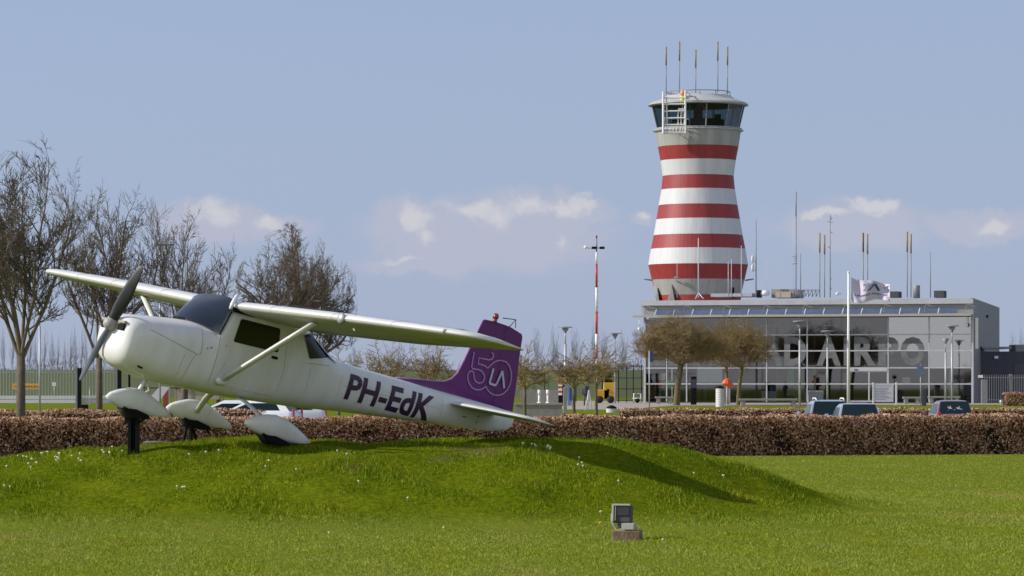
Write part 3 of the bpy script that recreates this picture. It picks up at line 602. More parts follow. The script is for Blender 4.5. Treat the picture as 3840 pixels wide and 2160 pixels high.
# propeller
q = MB(); q.lathe([(.004, -.10), (.05, -.09), (.085, -.05), (.095, 0), (.095, .06)], (0, 0, 0), n=20, axis='x'); pr_ = A(q, 'propeller', M['pale_metal'])
pa = 2.03
for s, m_ in ((1, M['prop_grey']), (-1, M['blade_pale'])):
    q = MB(); q.smooth = True; L = []; ax = Vector((0, -math.cos(pa) * s, math.sin(pa) * s)); tn = Vector((0, ax.z, -ax.y))
    for rr_, c_, th in ((.03, .05, .045), (.12, .058, .035), (.25, .072, .022), (.45, .076, .014), (.65, .066, .010), (.82, .052, .007), (.90, .036, .005), (.925, .012, .003)):
        tw = R(58 - 48 * rr_); u = tn * math.cos(tw) * s + Vector((1, 0, 0)) * math.sin(tw); nn = ax.cross(u)
        L.append([tuple(ax * rr_ + u * (c_ * (1.2 if s > 0 else .62) * math.cos(t_)) + nn * (th * math.sin(t_))) for t_ in [2 * math.pi * i / 12 for i in range(12)]])
    q.loft(L); A(q, 'propeller_blade', m_, pr_)
# registration on both flanks
def flank_text(txt, x0, x1, z0, z1, s):
    vs_, fs_ = textmb(txt, 1, 0, .03); vs_ = fit_text(vs_, 0, 1, 0, 1)
    V_ = []
    for (a, c_, e_) in vs_:
        x = x0 + a * (x1 - x0) if s > 0 else x1 - a * (x1 - x0)
        V_.append((x + c_ * .035 * s, z0 + c_ * (z1 - z0)))
    return A(skin(V_, fs_, s, .006), 'registration', M['letter_purple'])
for s in (1, -1): flank_text('PH-EdK', 3.85, 5.62, -.195, .175, s)
# emblem on the fin: outlined 50 with two letters in the nought, drawn as flat ribbons in the fin plane
def ribbon(mb, pts, w_, y, closed=False):
    P = [Vector((p_[0], p_[1])) for p_ in pts]; n = len(P); L = []
    for i in range(n):
        a = P[(i - 1) % n] if (closed or i) else P[i]; c_ = P[(i + 1) % n] if (closed or i < n - 1) else P[i]
        d = (c_ - a).normalized(); nn = Vector((-d.y, d.x)) * w_ / 2; L.append((P[i] + nn, P[i] - nn))
    for i in range(n if closed else n - 1):
        a, b2 = L[i]; c_, d_ = L[(i + 1) % n]; mb.add([(a.x, y, a.y), (b2.x, y, b2.y), (d_.x, y, d_.y), (c_.x, y, c_.y)], [(0, 1, 2, 3)])
def px2m(u, v_):   # pixels of a 1623-px-wide study crop of the fin, to the fin plane
    px, py = 1580 + u / 2.898, 1140 + v_ / 2.898
    RT = Matrix(((AX[0][0], -AX[0][1], AX[0][2]), (AX[1][0], -AX[1][1], AX[1][2]), (AX[2][0], -AX[2][1], AX[2][2]))).transposed()
    a = RT @ Vector(((px - 1920) / F, 1, (HZ - py) / F)); b2 = -(RT @ Vector((-5.385, 46.502, .774))); t_ = (.03 - b2.y) / a.y; q_ = a * t_ + b2; return (q_.x, q_.z)
def arc(cx, cy, rx, ry, a0, a1, n=22, rot=0):
    out = []
    for i in range(n + 1):
        t_ = R(a0 + (a1 - a0) * i / n); x, y = rx * math.cos(t_), ry * math.sin(t_); out.append((cx + x * math.cos(rot) - y * math.sin(rot), cy + x * math.sin(rot) + y * math.cos(rot)))
    return out
q = MB()
five = [(573, 520), (560, 590), (546, 680), (552, 700), (570, 706)] + [(620, 712), (655, 730), (680, 765), (686, 800), (676, 835), (650, 855), (620, 858), (592, 845), (574, 815), (570, 775), (566, 745), (548, 726), (522, 733), (504, 765), (502, 810), (515, 860), (545, 905), (590, 930), (635, 932), (672, 915), (700, 893)]
ribbon(q, [px2m(*p_) for p_ in five], .019, .0335)
ribbon(q, [px2m(*p_) for p_ in [(700, 893), (712, 925), (745, 965), (790, 988), (840, 992), (890, 975), (935, 930), (965, 870), (978, 800), (975, 730), (955, 670), (920, 630), (870, 612), (825, 615), (780, 638), (745, 670), (722, 697)]], .019, .0335)
ribbon(q, [px2m(*p_) for p_ in [(722, 697), (690, 672), (655, 658), (618, 652), (625, 585), (680, 596), (735, 606), (765, 600), (782, 575), (780, 545), (765, 522)]], .019, .0335)
A(q, 'number_emblem', M['pink_line'], fin)
q = MB()
ribbon(q, [px2m(*p_) for p_ in [(783, 700), (768, 755), (752, 810), (738, 862)]], .032, .0345); ribbon(q, [px2m(*p_) for p_ in [(738, 862), (770, 873), (808, 885)]], .032, .0348)
ribbon(q, [px2m(*p_) for p_ in [(808, 885), (842, 810), (878, 728)]], .032, .0351); ribbon(q, [px2m(*p_) for p_ in [(878, 728), (890, 820), (898, 915)]], .034, .0354)
A(q, 'letter_emblem', M['pale_line'], fin)

# support posts and slabs under the aircraft
g0 = float(height(-5.12, 46.95))
t0 = thing('support_post', 'black steel post holding up the nose wheel of the aircraft', 'post', (-5.12, 46.93, g0))
q = MB(); q.box(-.075, -.03, -.06, .06, -.1, .50); q.box(.03, .075, -.06, .06, -.1, .50); q.box(-.03, .03, .02, .05, -.1, .50); q.build('column', M['black'], t0, bevel=.004)
q = MB(); q.box(-.09, .09, -.09, .09, .46, .485); q.box(-.12, -.06, -.05, -.03, .40, .62); q.box(.03, .09, -.05, -.03, .40, .66); q.tube([(-.16, -.02, .55), (-.06, -.02, .44)], .02, 6); q.tube([(.2, -.02, .5), (.08, -.02, .42)], .02, 6); q.build('saddle', M['black'], t0)
g1 = float(height(-4.53, 48.66))
t0 = thing('support_post', 'splayed black steel post under the far main wheel of the aircraft', 'post', (-4.53, 48.66, g1))
q = MB()
for (a, c_) in ((-.12, -.03), (.02, .03)): q.tube([(a, 0, -.1), (c_, 0, .30)], .025, 4, smooth=False)
q.tube([(.14, .05, -.1), (.03, .02, .30)], .02, 4, smooth=False); q.build('column', M['black'], t0)
q = MB(); q.box(-.06, -.035, -.06, .06, .28, .50); q.box(.035, .06, -.06, .06, .28, .48); q.box(-.08, .08, -.1, .1, .26, .285); q.build('saddle', M['black'], t0)
q = MB(); y_ = 49.6; q.box(X(545, y_), X(600, y_), y_, y_ + .5, -.1, .035); q.build('x', M['concrete']) if 0 else None
zt = Z(1655, 49.2)
t0 = thing('slab', 'pale concrete slab on the grass behind the nose wheel post', 'slab', (X(570, 49.2), 49.2, zt)); q = MB(); q.box(-.105, .105, -.1, .2, -.14, .0); q.build('stone', M['concrete'], t0, bevel=.006)
t0 = thing('ground_strip', 'dark timber edging board on the grass beside the far wheel post', 'board', (X(645, 49.25), 49.25, zt - .01)); q = MB(); q.box(-.17, .17, -.05, .05, -.14, .0); q.build('strip_body', M['rust_concrete'], t0)
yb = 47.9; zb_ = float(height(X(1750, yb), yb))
t0 = thing('ground_strip', 'long thin dark strip lying on top of the mound below the tail', 'board', (X(1755, yb), yb, zb_)); q = MB(); q.box(-.85, .8, -.03, .06, -.05, .03); q.build('strip_body', M['rust_concrete'], t0)  # thin dark bar lying flat, slightly raised above the turf
# floodlight on its plinth
yl = 39.9; xl = X(2352, yl); gl = float(height(xl, yl))
t0 = thing('concrete_plinth', 'rust-stained concrete block in the lawn carrying the floodlight', 'plinth', (xl, yl, gl), R(-7)); q = MB(); q.box(-.16, .16, -.12, .2, -.1, .115); q.build('block', M['rust_concrete'], t0, bevel=.008)
t0 = thing('floodlight', 'grey ground floodlight tilted up towards the aircraft', 'floodlight', (xl - .02, yl, gl + .115), R(-18))
q = MB(); q.box(-.02, .13, -.10, .02, .012, .085); q.build('ballast_box', M['pale_metal'], t0, bevel=.006)
q = MB(); poly = [(-.10, .12), (-.11, .18), (-.085, .41), (.10, .43), (.125, .25), (.11, .10), (.0, .07)]
q.box(-.155, .06, -.02, .09, .09, .30); q.box(-.10, .07, -.01, .07, .03, .10); hd = q.build('lamp_housing', M['lamp_grey'], t0, bevel=.012)
hd.rotation_euler = (R(-8), 0, 0)
q = MB(); q.box(-.105, .045, -.035, -.021, .165, .275); q.build('lens', M['lens_black'], hd, bevel=.004)
q = MB(); q.box(-.157, -.135, -.06, -.022, .10, .30); q.box(-.134, .06, -.06, -.022, .282, .302); q.box(-.12, -.112, -.05, -.022, .11, .28); q.build('visor', M['pale_metal'], hd)
q = MB(); q.tube([(-.17, .03, .19), (-.17, .02, .1), (-.11, .0, .0), (.06, 0, .0), (.08, .02, .08)], .012, 6); q.build('bracket', M['pale_metal'], t0)

# ------------------------------------------------------------------ hedges
def hedge(name, label, p0, p1, zb, zt, wid, n, leaf, stems=True, core=.35, m='beech_leaf', group=None):
    p0, p1 = np.array(p0, float), np.array(p1, float); d = p1 - p0; L = np.linalg.norm(d); d /= L; nn = np.array([-d[1], d[0]])
    t0 = thing(name, label, 'hedge', (p0[0], p0[1], 0), 0, group)
    a = rng.uniform(0, L, n); top = rng.random(n) < .12
    c = rng.beta(.55, .9, n) * wid; z = zb + (zt - zb) * rng.random(n) ** .92
    c = np.where(top, rng.uniform(0, wid, n), c); zz = zt + .035 * np.sin(a * 2.3) + .02 * np.sin(a * 7.1 + 1)
    z = np.where(top, zz - rng.beta(.6, 3, n) * .2, np.minimum(z, zz)); c = c + .06 * np.sin(a * 3.7 + z * 5) * (c < .3)
    # thin patches
    thin = (np.sin(a * 1.7 + 2 * np.sin(a * .6)) * .5 + np.sin(a * 4.3 + z * 3) * .5) > rng.uniform(.35, 1.2, n)
    keep = ~(thin & (z < zt - .3)); a, c, z = a[keep], c[keep], z[keep]; n = len(a)
    P = np.stack([a * d[0] + c * nn[0], a * d[1] + c * nn[1], z], 1)
    def unit(v_): return v_ / np.linalg.norm(v_, axis=1, keepdims=True)
    u = unit(rng.normal(size=(n, 3))); w_ = unit(np.cross(u, rng.normal(size=(n, 3)))); s = leaf * rng.uniform(.6, 1.3, (n, 1))
    q = np.stack([P - u * s, P - w_ * s * .55 + u * s * .1, P + u * s, P + w_ * s * .55 + u * s * .1], 1).reshape(-1, 3)
    link('leaves', npmesh('leaves', q, 4, [M[m]]), t0)
    q = MB()
    if stems:
        for i in range(int(L * 7)):
            x = random.uniform(0, L); k = wid * random.uniform(.2, .8); e = random.uniform(-.15, .15); f_ = random.uniform(-.2, .2)
            q.tube([(x * d[0] + k * nn[0], x * d[1] + k * nn[1], zb - .05), ((x + e) * d[0] + (k + f_) * nn[0], (x + e) * d[1] + (k + f_) * nn[1], zt - .05)], [.014, .005], 3, cap=False)
        q.build('stems', M['bark'], t0)['kind'] = 'stuff'
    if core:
        q = MB(); q.add([(x * d[0] + k * nn[0], x * d[1] + k * nn[1], z_) for x in (0, L) for k in (wid * (.5 - core / 2), wid * (.5 + core / 2)) for z_ in (zb - .05, zt - .12)], [(0, 1, 3, 2), (4, 6, 7, 5), (0, 4, 5, 1), (2, 3, 7, 6), (1, 5, 7, 3)]); q.build('dark_core', M['hedge_core'], t0)  # solid near-black box added inside, gives the hedge its dark interior
    return t0
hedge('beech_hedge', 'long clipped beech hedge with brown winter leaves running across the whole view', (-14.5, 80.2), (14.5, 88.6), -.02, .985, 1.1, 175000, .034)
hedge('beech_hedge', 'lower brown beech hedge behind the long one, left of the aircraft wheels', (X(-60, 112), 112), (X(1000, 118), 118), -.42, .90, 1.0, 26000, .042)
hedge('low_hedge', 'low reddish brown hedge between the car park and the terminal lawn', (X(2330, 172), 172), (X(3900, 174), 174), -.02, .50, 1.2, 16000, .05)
hedge('small_hedge', 'short block of brown hedge beside the palisade fence at the right edge', (X(3768, 262), 262), (X(3900, 262), 262), -.02, .98, 1.6, 6000, .06)

# ------------------------------------------------------------------ bare trees
def limb_tree(seed, H_, spread, trunk_h, r0, levels, kids, tw, up=.25, fork=4, jit=.22, lean=0.0, flat=0.0, minr=.009, fr=.59, Lm=1.0, lr=(.55, .78)):
    """returns (trunk MB, crown MB): a recursive skeleton of tapering limbs"""
    rd = random.Random(seed); T, K = MB(), MB()
    def seg(p, d, L, r, lvl, mb):
        n = 5 if lvl < 2 else 3 if lvl < levels - 1 else 2 if lvl < levels else 1
        pts = [p]; rs = [r]; dd = d.copy(); cur = p.copy()
        end = r * (.55 if lvl else .7)
        for i in range(n):
            dd = (dd + Vector((rd.gauss(0, jit), rd.gauss(0, jit), rd.gauss(0, jit) + up * .35)) * .5).normalized()
            cur = cur + dd * L / n; pts.append(cur.copy()); rs.append(r + (end - r) * (i + 1) / n)
        if lvl >= levels: rs[-1] = minr * .5
        mb.tube(pts, rs, 7 if lvl == 0 else 5 if lvl < 3 else 3, cap=False, smooth=True)
        return pts, rs, dd
    def grow(p, d, L, r, lvl):
        pts, rs, dd = seg(p, d, L, r, lvl, K)
        if lvl >= levels: return
        k = kids[min(lvl, len(kids) - 1)]
        for i in range(k):
            t_ = .25 + .75 * (i + rd.random() * .8) / k; j = min(int(t_ * (len(pts) - 1)), len(pts) - 2); fr = t_ * (len(pts) - 1) - j
            q_ = pts[j].lerp(pts[j + 1], min(fr, 1)); ld = (pts[j + 1] - pts[j]).normalized()
            ax = ld.cross(Vector((rd.gauss(0, 1), rd.gauss(0, 1), rd.gauss(0, 1)))).normalized(); ang = R(rd.uniform(*((32, 66) if lvl < 3 else (24, 54))))
            nd = (Matrix.Rotation(ang, 3, ax) @ ld + Vector((0, 0, up))).normalized(); nd.z *= (1 - flat); nd.normalize()
            grow(q_, nd, L * rd.uniform(*lr) * (1 - .25 * t_), max(minr, rs[j] * rd.uniform(.42, .6)), lvl + 1)
        nd = (dd + Vector((rd.gauss(0, .15), rd.gauss(0, .15), up * .3))).normalized()
        grow(pts[-1], nd, L * rd.uniform(.6, .75), max(minr, rs[-1] * .9), lvl + 1)
    pts = [Vector((0, 0, -.1)), Vector((lean * .3, 0, trunk_h * .5)), Vector((lean, 0, trunk_h))]
    T.tube([(0, 0, -.15), (0, 0, .12), (lean * .3, 0, trunk_h * .5), (lean, 0, trunk_h)], [r0 * 1.35, r0 * 1.02, r0 * .9, r0 * .82], 12)
    for i in range(fork):
        a = 2 * math.pi * (i + rd.random() * .6) / fork; e = spread * rd.uniform(.5, 1.25)
        d = Vector((math.cos(a) * e, math.sin(a) * e, 1)).normalized()
        grow(Vector((lean, 0, trunk_h - .12 - .1 * rd.random())), d, (H_ - trunk_h) * Lm * rd.uniform(.36, .46), r0 * fr * rd.uniform(.85, 1.15), 1)
    grow(Vector((lean, 0, trunk_h - .05)), Vector((rd.gauss(0, .1), rd.gauss(0, .1), 1)).normalized(), (H_ - trunk_h) * Lm * .44, r0 * min(.72, fr * 1.3), 1)
    return T, K
def tree(name, label, loc, H_, m1, m2, group, clipz=True, **k):
    T, K = limb_tree(H_=H_, **k); o = thing(name, label, 'tree', loc, 0, group)
    zs = [v_[2] for v_ in K.v]; top = np.percentile(zs, 98.5); sc = (H_ - k['trunk_h']) / max(.1, top - k['trunk_h'])
    K.v = [(v_[0], v_[1], v_[2] if v_[2] < k['trunk_h'] else k['trunk_h'] + (v_[2] - k['trunk_h']) * sc) for v_ in K.v]
    o['th'] = k['trunk_h']; T.build('trunk', m1, o, fixn=False); K.build('crown', m2, o, fixn=False); return o
def stretch_crown(o, cx, rx, ry=None):
    """scale a crown sideways so its spread matches the photograph's"""
    for ch in o.children:
        if ch.name.startswith('crown'):
            n = len(ch.data.vertices); co = np.zeros(n * 3); ch.data.vertices.foreach_get('co', co); co = co.reshape(-1, 3)
            a, b2 = np.percentile(co[:, 0], .5), np.percentile(co[:, 0], 99.5); k = 2 * rx / (b2 - a); zf = smooth((co[:, 2] - o['th']) / 2.0)
            co[:, 0] = co[:, 0] * (1 + (k - 1) * zf); co[:, 1] *= (1 + (k - 1) * zf)
            s_ = (np.percentile(co[:, 0], .5) + np.percentile(co[:, 0], 99.5)) / 2; co[:, 0] += (cx - s_) * zf
            ch.data.vertices.foreach_set('co', co.ravel()); ch.data.update()
def dome(o, zc, rx, ru, rd_, cx=0, sf=.5):
    """ease the crown into a clipped dome"""
    for ch in o.children:
        if ch.name.startswith('crown'):
            n = len(ch.data.vertices); co = np.zeros(n * 3); ch.data.vertices.foreach_get('co', co); co = co.reshape(-1, 3)
            dz = co[:, 2] - zc; d = np.sqrt(((co[:, 0] - cx) / rx) ** 2 + (co[:, 1] / rx) ** 2 + (dz / np.where(dz > 0, ru, rd_)) ** 2)
            k = np.where(d > .9, (.88 + (d - .88) * sf) / d, 1.0); co[:, 0] = cx + (co[:, 0] - cx) * k; co[:, 1] *= k; co[:, 2] = zc + dz * k
            ch.data.vertices.foreach_set('co', co.ravel()); ch.data.update()
GT = 'bare trees along the car park'
def bare(px, Y, top, seed, cpx, rpx, label, th=2.3, r0=.14, sf=.3, spread=.5, zk=.42, rd_=None, **k):
    h = Z(top, Y) + .4
    o = tree('bare_tree', label, (X(px, Y), Y, -.4), h, M['bark'], M['twig'], GT, seed=seed, trunk_h=th, r0=r0, spread=spread, levels=6, kids=[0, 5, 5, 4, 4, 2], tw=1, minr=.0078, **{'up': .2, 'lr': (.42, .62), 'jit': .13, 'fr': .44, **k})
    stretch_crown(o, X(cpx, Y) - X(px, Y), rpx * Y / F * 1.12); zc = th + (h - th) * zk; dome(o, zc, rpx * Y / F, (h - zc) * 1.1, rd_ or (zc - th) * 1.25, X(cpx, Y) - X(px, Y), sf); del o['th']
    return o
bare(78, 101, 545, 11, 95, 235, 'tall bare tree with a thick trunk, tallest in the row left of the propeller', th=3.0, r0=.15, fork=4)
bare(372, 121, 690, 5, 420, 225, 'bare tree with a slim pale trunk just left of the propeller', th=3.1, r0=.13, fork=4)
bare(-190, 96, 600, 15, -130, 200, 'bare tree mostly outside the left edge, only its branches in view', th=3.0, r0=.15, fork=4)
bare(690, 147, 820, 8, 705, 190, 'bare tree rising behind the street lamp and the windshield', th=2.6, r0=.14, fork=4)
bare(1050, 150, 838, 21, 1102, 258, 'bare tree with the widest rounded crown, behind the near wing root', th=4.2, r0=.15, fork=9, up=.02, spread=1.9, sf=.1, zk=.28, rd_=2.2, Lm=1.15)
bare(1167, 156, 900, 33, 1200, 150, 'slightly lower bare tree within the right half of the wide rounded crown', th=3.2, r0=.13, fork=7, up=.04, spread=1.5, sf=.15, zk=.4)
GS = 'small bare trees beside the car park'
def small(px, Y, top, seed, rpx, th, label, name='small_tree', r0=.09, m1='bark_olive', m2='twig_olive', kids=(0, 5, 5, 4), levels=4, flat=.45, up=.12, fork=6, minr=.012, cpx=None, lean=0, spread=1.2, g=GS, fr=.45, dm=None, Lm=1.5):
    h = Z(top, Y)
    o = tree(name, label, (X(px, Y), Y, 0), h, M[m1], M[m2], g, seed=seed, spread=spread, trunk_h=th, r0=r0, levels=levels, kids=list(kids), tw=1, flat=flat, up=up, fork=fork, minr=minr, lean=lean, fr=fr, Lm=Lm)
    stretch_crown(o, X(cpx or px, Y) - X(px, Y), rpx * Y / F * (1.15 if dm else 1))
    if dm: dome(o, Z(dm, Y), rpx * Y / F, h - Z(dm, Y), Z(dm, Y) - th + .1, X(cpx or px, Y) - X(px, Y))
    del o['th']; return o
small(1440, 185, 1290, 41, 115, 1.6, 'small bare tree with tiered branches seen under the near wing, left one')
small(1620, 188, 1290, 42, 120, 1.7, 'small bare tree with tiered branches just in front of the purple fin')
small(1270, 190, 1310, 43, 85, 1.6, 'small bare tree behind the rear side window of the aircraft')
small(1968, 176, 1312, 44, 105, 1.6, 'small olive bare tree just right of the purple fin')
small(2152, 178, 1310, 45, 120, 1.6, 'small olive bare tree left of the yellow machine')
small(2236, 190, 1305, 46, 150, 1.7, 'small olive bare tree in front of the red and white mast')
GB = 'broad clipped trees before the terminal'
small(2537, 267, 1184, 51, 185, 3.2, 'broad dense umbrella-crowned tree nearest the left end of the terminal', 'umbrella_tree', r0=.26, kids=(0, 7, 6, 5, 4), levels=5, flat=.25, up=.22, fork=11, minr=.010, cpx=2555, lean=.35, spread=1.9, g=GB, fr=.26, dm=1318)
small(2724, 280, 1196, 52, 135, 3.0, 'dense umbrella tree between the two others, with a thin dark trunk', 'umbrella_tree', r0=.15, kids=(0, 6, 5, 5, 4), levels=5, flat=.25, up=.22, fork=9, minr=.010, spread=1.8, g=GB, fr=.3, dm=1320)
small(2768, 272, 1205, 53, 122, 3.0, 'dense umbrella tree nearest the terminal lettering', 'umbrella_tree', r0=.17, kids=(0, 6, 6, 5, 4), levels=5, flat=.25, up=.22, fork=10, minr=.010, cpx=2778, lean=.3, spread=1.9, g=GB, fr=.28, dm=1325)
# far rows
GP = 'distant poplars beyond the embankment'
far_src = []
for i in range(4):
    T, K = limb_tree(seed=70 + i, H_=11, spread=.18 if i < 2 else .42, trunk_h=2.2, r0=.13, levels=4, kids=[0, 3, 3, 3], tw=1, up=.5, fork=4, minr=.02, fr=.3)
    far_src.append((T, K))
def far_tree(px, Y, top, wpx, k, label):
    o = thing('poplar_tree', label, 'tree', (X(px, Y), Y, 0), 0, GP); T, K = far_src[k]; h = Z(top, Y); zz = [v_[2] for v_ in K.v]; s = h / np.percentile(zz, 99.5); xs_ = [abs(v_[0]) for v_ in K.v]; sx = wpx * Y / F / np.percentile(xs_, 99)
    for nm, src, m_ in (('trunk', T, M['bark_dark']), ('crown', K, M['far_twig_haze'])):
        q = MB(); q.v = [(a * sx, b2 * sx, c_ * s) for a, b2, c_ in src.v]; q.f = src.f; q.mi = src.mi; q.sm = src.sm; q.build(nm, m_, o, fixn=False)
fl = [(15, 1225, 15), (45, 1240, 14), (72, 1260, 12), (110, 1235, 16), (135, 1250, 12), (165, 1232, 15), (200, 1245, 18), (215, 1255, 12), (245, 1270, 12), (262, 1240, 16), (285, 1228, 16), (305, 1225, 14), (325, 1250, 14), (350, 1235, 14), (395, 1250, 14), (415, 1260, 10), (430, 1270, 10)]
for i, (px, top, w_) in enumerate(fl):
    side = 'left of the thick-trunked tree' if px < 78 else 'between the two nearest bare trunks' if px < 370 else 'just under the propeller hub'
    far_tree(px, 560 + 20 * (i % 3), top, w_, i % 2, 'slender distant bare poplar %s, before the left horizon' % side)
fr_ = [(2016, 1225, 22, 'first fan-shaped distant tree right of the purple fin'), (2076, 1228, 24, 'fan-shaped distant tree just left of the plain lamp post'), (2160, 1228, 26, 'fan-shaped distant tree between the lamp post and the red and white mast'), (2228, 1228, 22, 'fan-shaped distant tree straight behind the red and white mast'), (2268, 1240, 22, 'fan-shaped distant tree right of the red and white mast'), (2335, 1245, 26, 'fan-shaped distant tree nearest the terminal corner'), (1500, 1330, 20, 'distant bare tree low under the near wing'), (1330, 1300, 20, 'distant bare tree left of the tiered trees'), (3800, 1245, 18, 'distant bare tree above the dark annex roof'), (3832, 1240, 22, 'distant bare tree at the right edge above the annex')]
for i, (px, top, w_, lb) in enumerate(fr_): far_tree(px, 600, top, w_, 2 + i % 2, lb)

n_ = 9000; y_ = rng.uniform(565, 600, n_); x_ = rng.uniform(-90, 24, n_); hgt = 4.4 + 1.0 * np.sin(x_ * .31) + .7 * np.sin(x_ * .93 + 1) + .5 * np.sin(x_ * 2.7); z_ = 2.6 + rng.random(n_) ** 1.4 * np.maximum(.5, hgt - 2.6)
a_ = rng.uniform(0, 6.28, n_); w_ = .05; P = np.stack([x_, y_, z_], 1); dx_ = np.stack([np.cos(a_) * .25, 0 * a_, np.abs(np.sin(a_)) * .6 + .2], 1); sx_ = np.array([w_, 0, 0])
tag(link('distant_scrub', npmesh('distant_scrub', np.stack([P - sx_, P + sx_, P + dx_], 1).reshape(-1, 3), 3, [M['far_twig_haze']])), 'low hazy purple-grey scrub along the horizon behind the embankment', 'scrub', kind='stuff')
# ------------------------------------------------------------------ control tower
YT = 318.0; sT = F / YT; tx = X(2618, YT)
tower = thing('control_tower', 'round airport control tower with red and white bands and glazed cab', 'tower', (tx, YT, 0))
def tp(y, r): return (r / sT, Z(y, YT - 3.8))
NT = 72; A0 = R(3)
def band(name, m, pts): q = MB(); q.lathe([tp(*p_) for p_ in pts], n=NT, smooth=False, cap=False, a0=A0); return q.build(name, m, tower)
prof = [(541, 151), (593, 141), (651, 133), (703, 138), (762, 148), (816, 157), (876, 167), (928, 177), (988, 187), (1045, 174)]
for i in range(len(prof) - 1): band('red_band' if i % 2 == 0 else 'white_band', M['tower_red'] if i % 2 == 0 else M['tower_white'], [prof[i], prof[i + 1]])
band('lower_wall', M['tower_grey'], [(1045, 174), (1104, 160)]); band('red_band', M['tower_red'], [(1104, 161), (1130, 160)]); band('base_wall', M['tower_grey'], [(1130, 157), (1520, 150)])
band('upper_wall', M['tower_grey'], [(474, 161), (541, 151)])
q = MB(); q.lathe([(0.01, tp(541, 0)[1]), (150 / sT, tp(541, 0)[1])], n=NT, cap=False); q.lathe([(.01, Z(476, YT - 3.8)), (164 / sT, Z(476, YT - 3.8)), (164 / sT, Z(471, YT - 3.8)), (.01, Z(471, YT - 3.8))], n=NT, smooth=False); q.build('cab_floor', M['tower_grey'], tower)
# gallery rail ring
def ring(name, r, z, tr, m, parent, n=48, a0=0, a1=360): q = MB(); pts = [(r * math.cos(R(a)), r * math.sin(R(a)), z) for a in [a0 + (a1 - a0) * i / n for i in range(n + 1)]]; q.tube(pts, tr, 6, cap=False); return q, pts
q, _ = ring('gallery', 168 / sT, Z(479, YT - 4), .055, None, None)
for i in range(16): a = 2 * math.pi * i / 16; q.tube([(160 / sT * math.cos(a), 160 / sT * math.sin(a), Z(486, YT)), (168 / sT * math.cos(a), 168 / sT * math.sin(a), Z(479, YT - 4))], .03, 4)
q.build('gallery_rail', M['galv'], tower)
# cab glazing: slanted panes with mullions
zt1, zb1 = Z(386, YT - 3.8), Z(471, YT - 3.8); rt, rb = 175 / sT, 155 / sT; NC = 12
for i in range(NC):
    a0_, a1_ = 2 * math.pi * (i + .25) / NC, 2 * math.pi * (i + 1.25) / NC
    q = MB(); q.add([(rb * math.cos(a0_), rb * math.sin(a0_), zb1), (rb * math.cos(a1_), rb * math.sin(a1_), zb1), (rt * math.cos(a1_), rt * math.sin(a1_), zt1), (rt * math.cos(a0_), rt * math.sin(a0_), zt1)], [(0, 1, 2, 3)]); pn = q.build('cab_window', M['cab_pane'], tower)
    q = MB(); q.tube([((rb + .02) * math.cos(a0_), (rb + .02) * math.sin(a0_), zb1), ((rt + .02) * math.cos(a0_), (rt + .02) * math.sin(a0_), zt1)], .05, 4, smooth=False); q.build('mullion', M['antenna_grey'], pn)
q = MB(); q.lathe([(2.4, zb1), (2.4, zb1 + .8), (1.6, zb1 + .8)], n=20, cap=False); q.box(-.4, .4, -.4, .4, zb1, zt1); q.box(1.4, 2.0, -1.6, -1.2, zb1 + .8, zb1 + 1.2); q.box(-1.9, -1.2, -1.4, -1.1, zb1 + .8, zb1 + 1.25); q.build('cab_desk', M['interior_dark'], tower)
q = MB(); q.lathe([(.01, Z(388, YT)), (174 / sT, Z(386, YT - 4)), (182 / sT, Z(383, YT - 4)), (184 / sT, Z(377, YT - 4)), (178 / sT, Z(373, YT - 4)), (140 / sT, Z(360, YT - 4)), (120 / sT, Z(350, YT - 3)), (.01, Z(348, YT))], n=NT, smooth=False); q.build('cab_roof', mat('roof_pale', (.42, .42, .42), .6, var=.12, vscale=1), tower)
q, _ = ring('r', 187 / sT, Z(382, YT - 4), .05, None, None); q.build('roof_edge_rail', M['galv'], tower)
q, _ = ring('r', 118 / sT, Z(336, YT - 3), .045, None, None)
for i in range(12): a = 2 * math.pi * i / 12; q.tube([(118 / sT * math.cos(a), 118 / sT * math.sin(a), Z(336, YT - 3)), (122 / sT * math.cos(a), 122 / sT * math.sin(a), Z(352, YT - 3))], .035, 4)
q.build('roof_rail', M['antenna_grey'], tower)
for (px, top, mid, dy) in ((2498, 175, 245, 0), (2546, 160, 231, -1), (2611, 183, 250, 1), (2689, 160, 232, -1), (2728, 175, 244, 0)):
    x = (px - 2618) / sT; q = MB(); q.m = 0; q.tube([(x, dy, Z(350, YT)), (x, dy, Z(mid, YT))], .045, 5); q.m = 1; q.tube([(x, dy, Z(mid, YT)), (x, dy, Z(top, YT))], .075, 6); q.build('rod_antenna', [M['antenna_grey'], M['antenna_tan']], tower)
q = MB(); x = (2554 - 2618) / sT; q.m = 0; q.lathe([(.1, 0), (.22, .1), (.26, .3), (.2, .52), (.06, .62)], (x, -3.4, Z(361, YT - 3.4)), n=12); q.m = 1; q.lathe([(.24, -.75), (.28, -.7), (.28, 0), (.2, .02)], (x - .03, -3.9, Z(360, YT - 3.9)), n=12); q.build('warning_beacon', [mat('beacon_orange', (.75, .28, .14), .5, var=.2), mat('beacon_yellow', (.62, .55, .04), .5, var=.2)], tower)
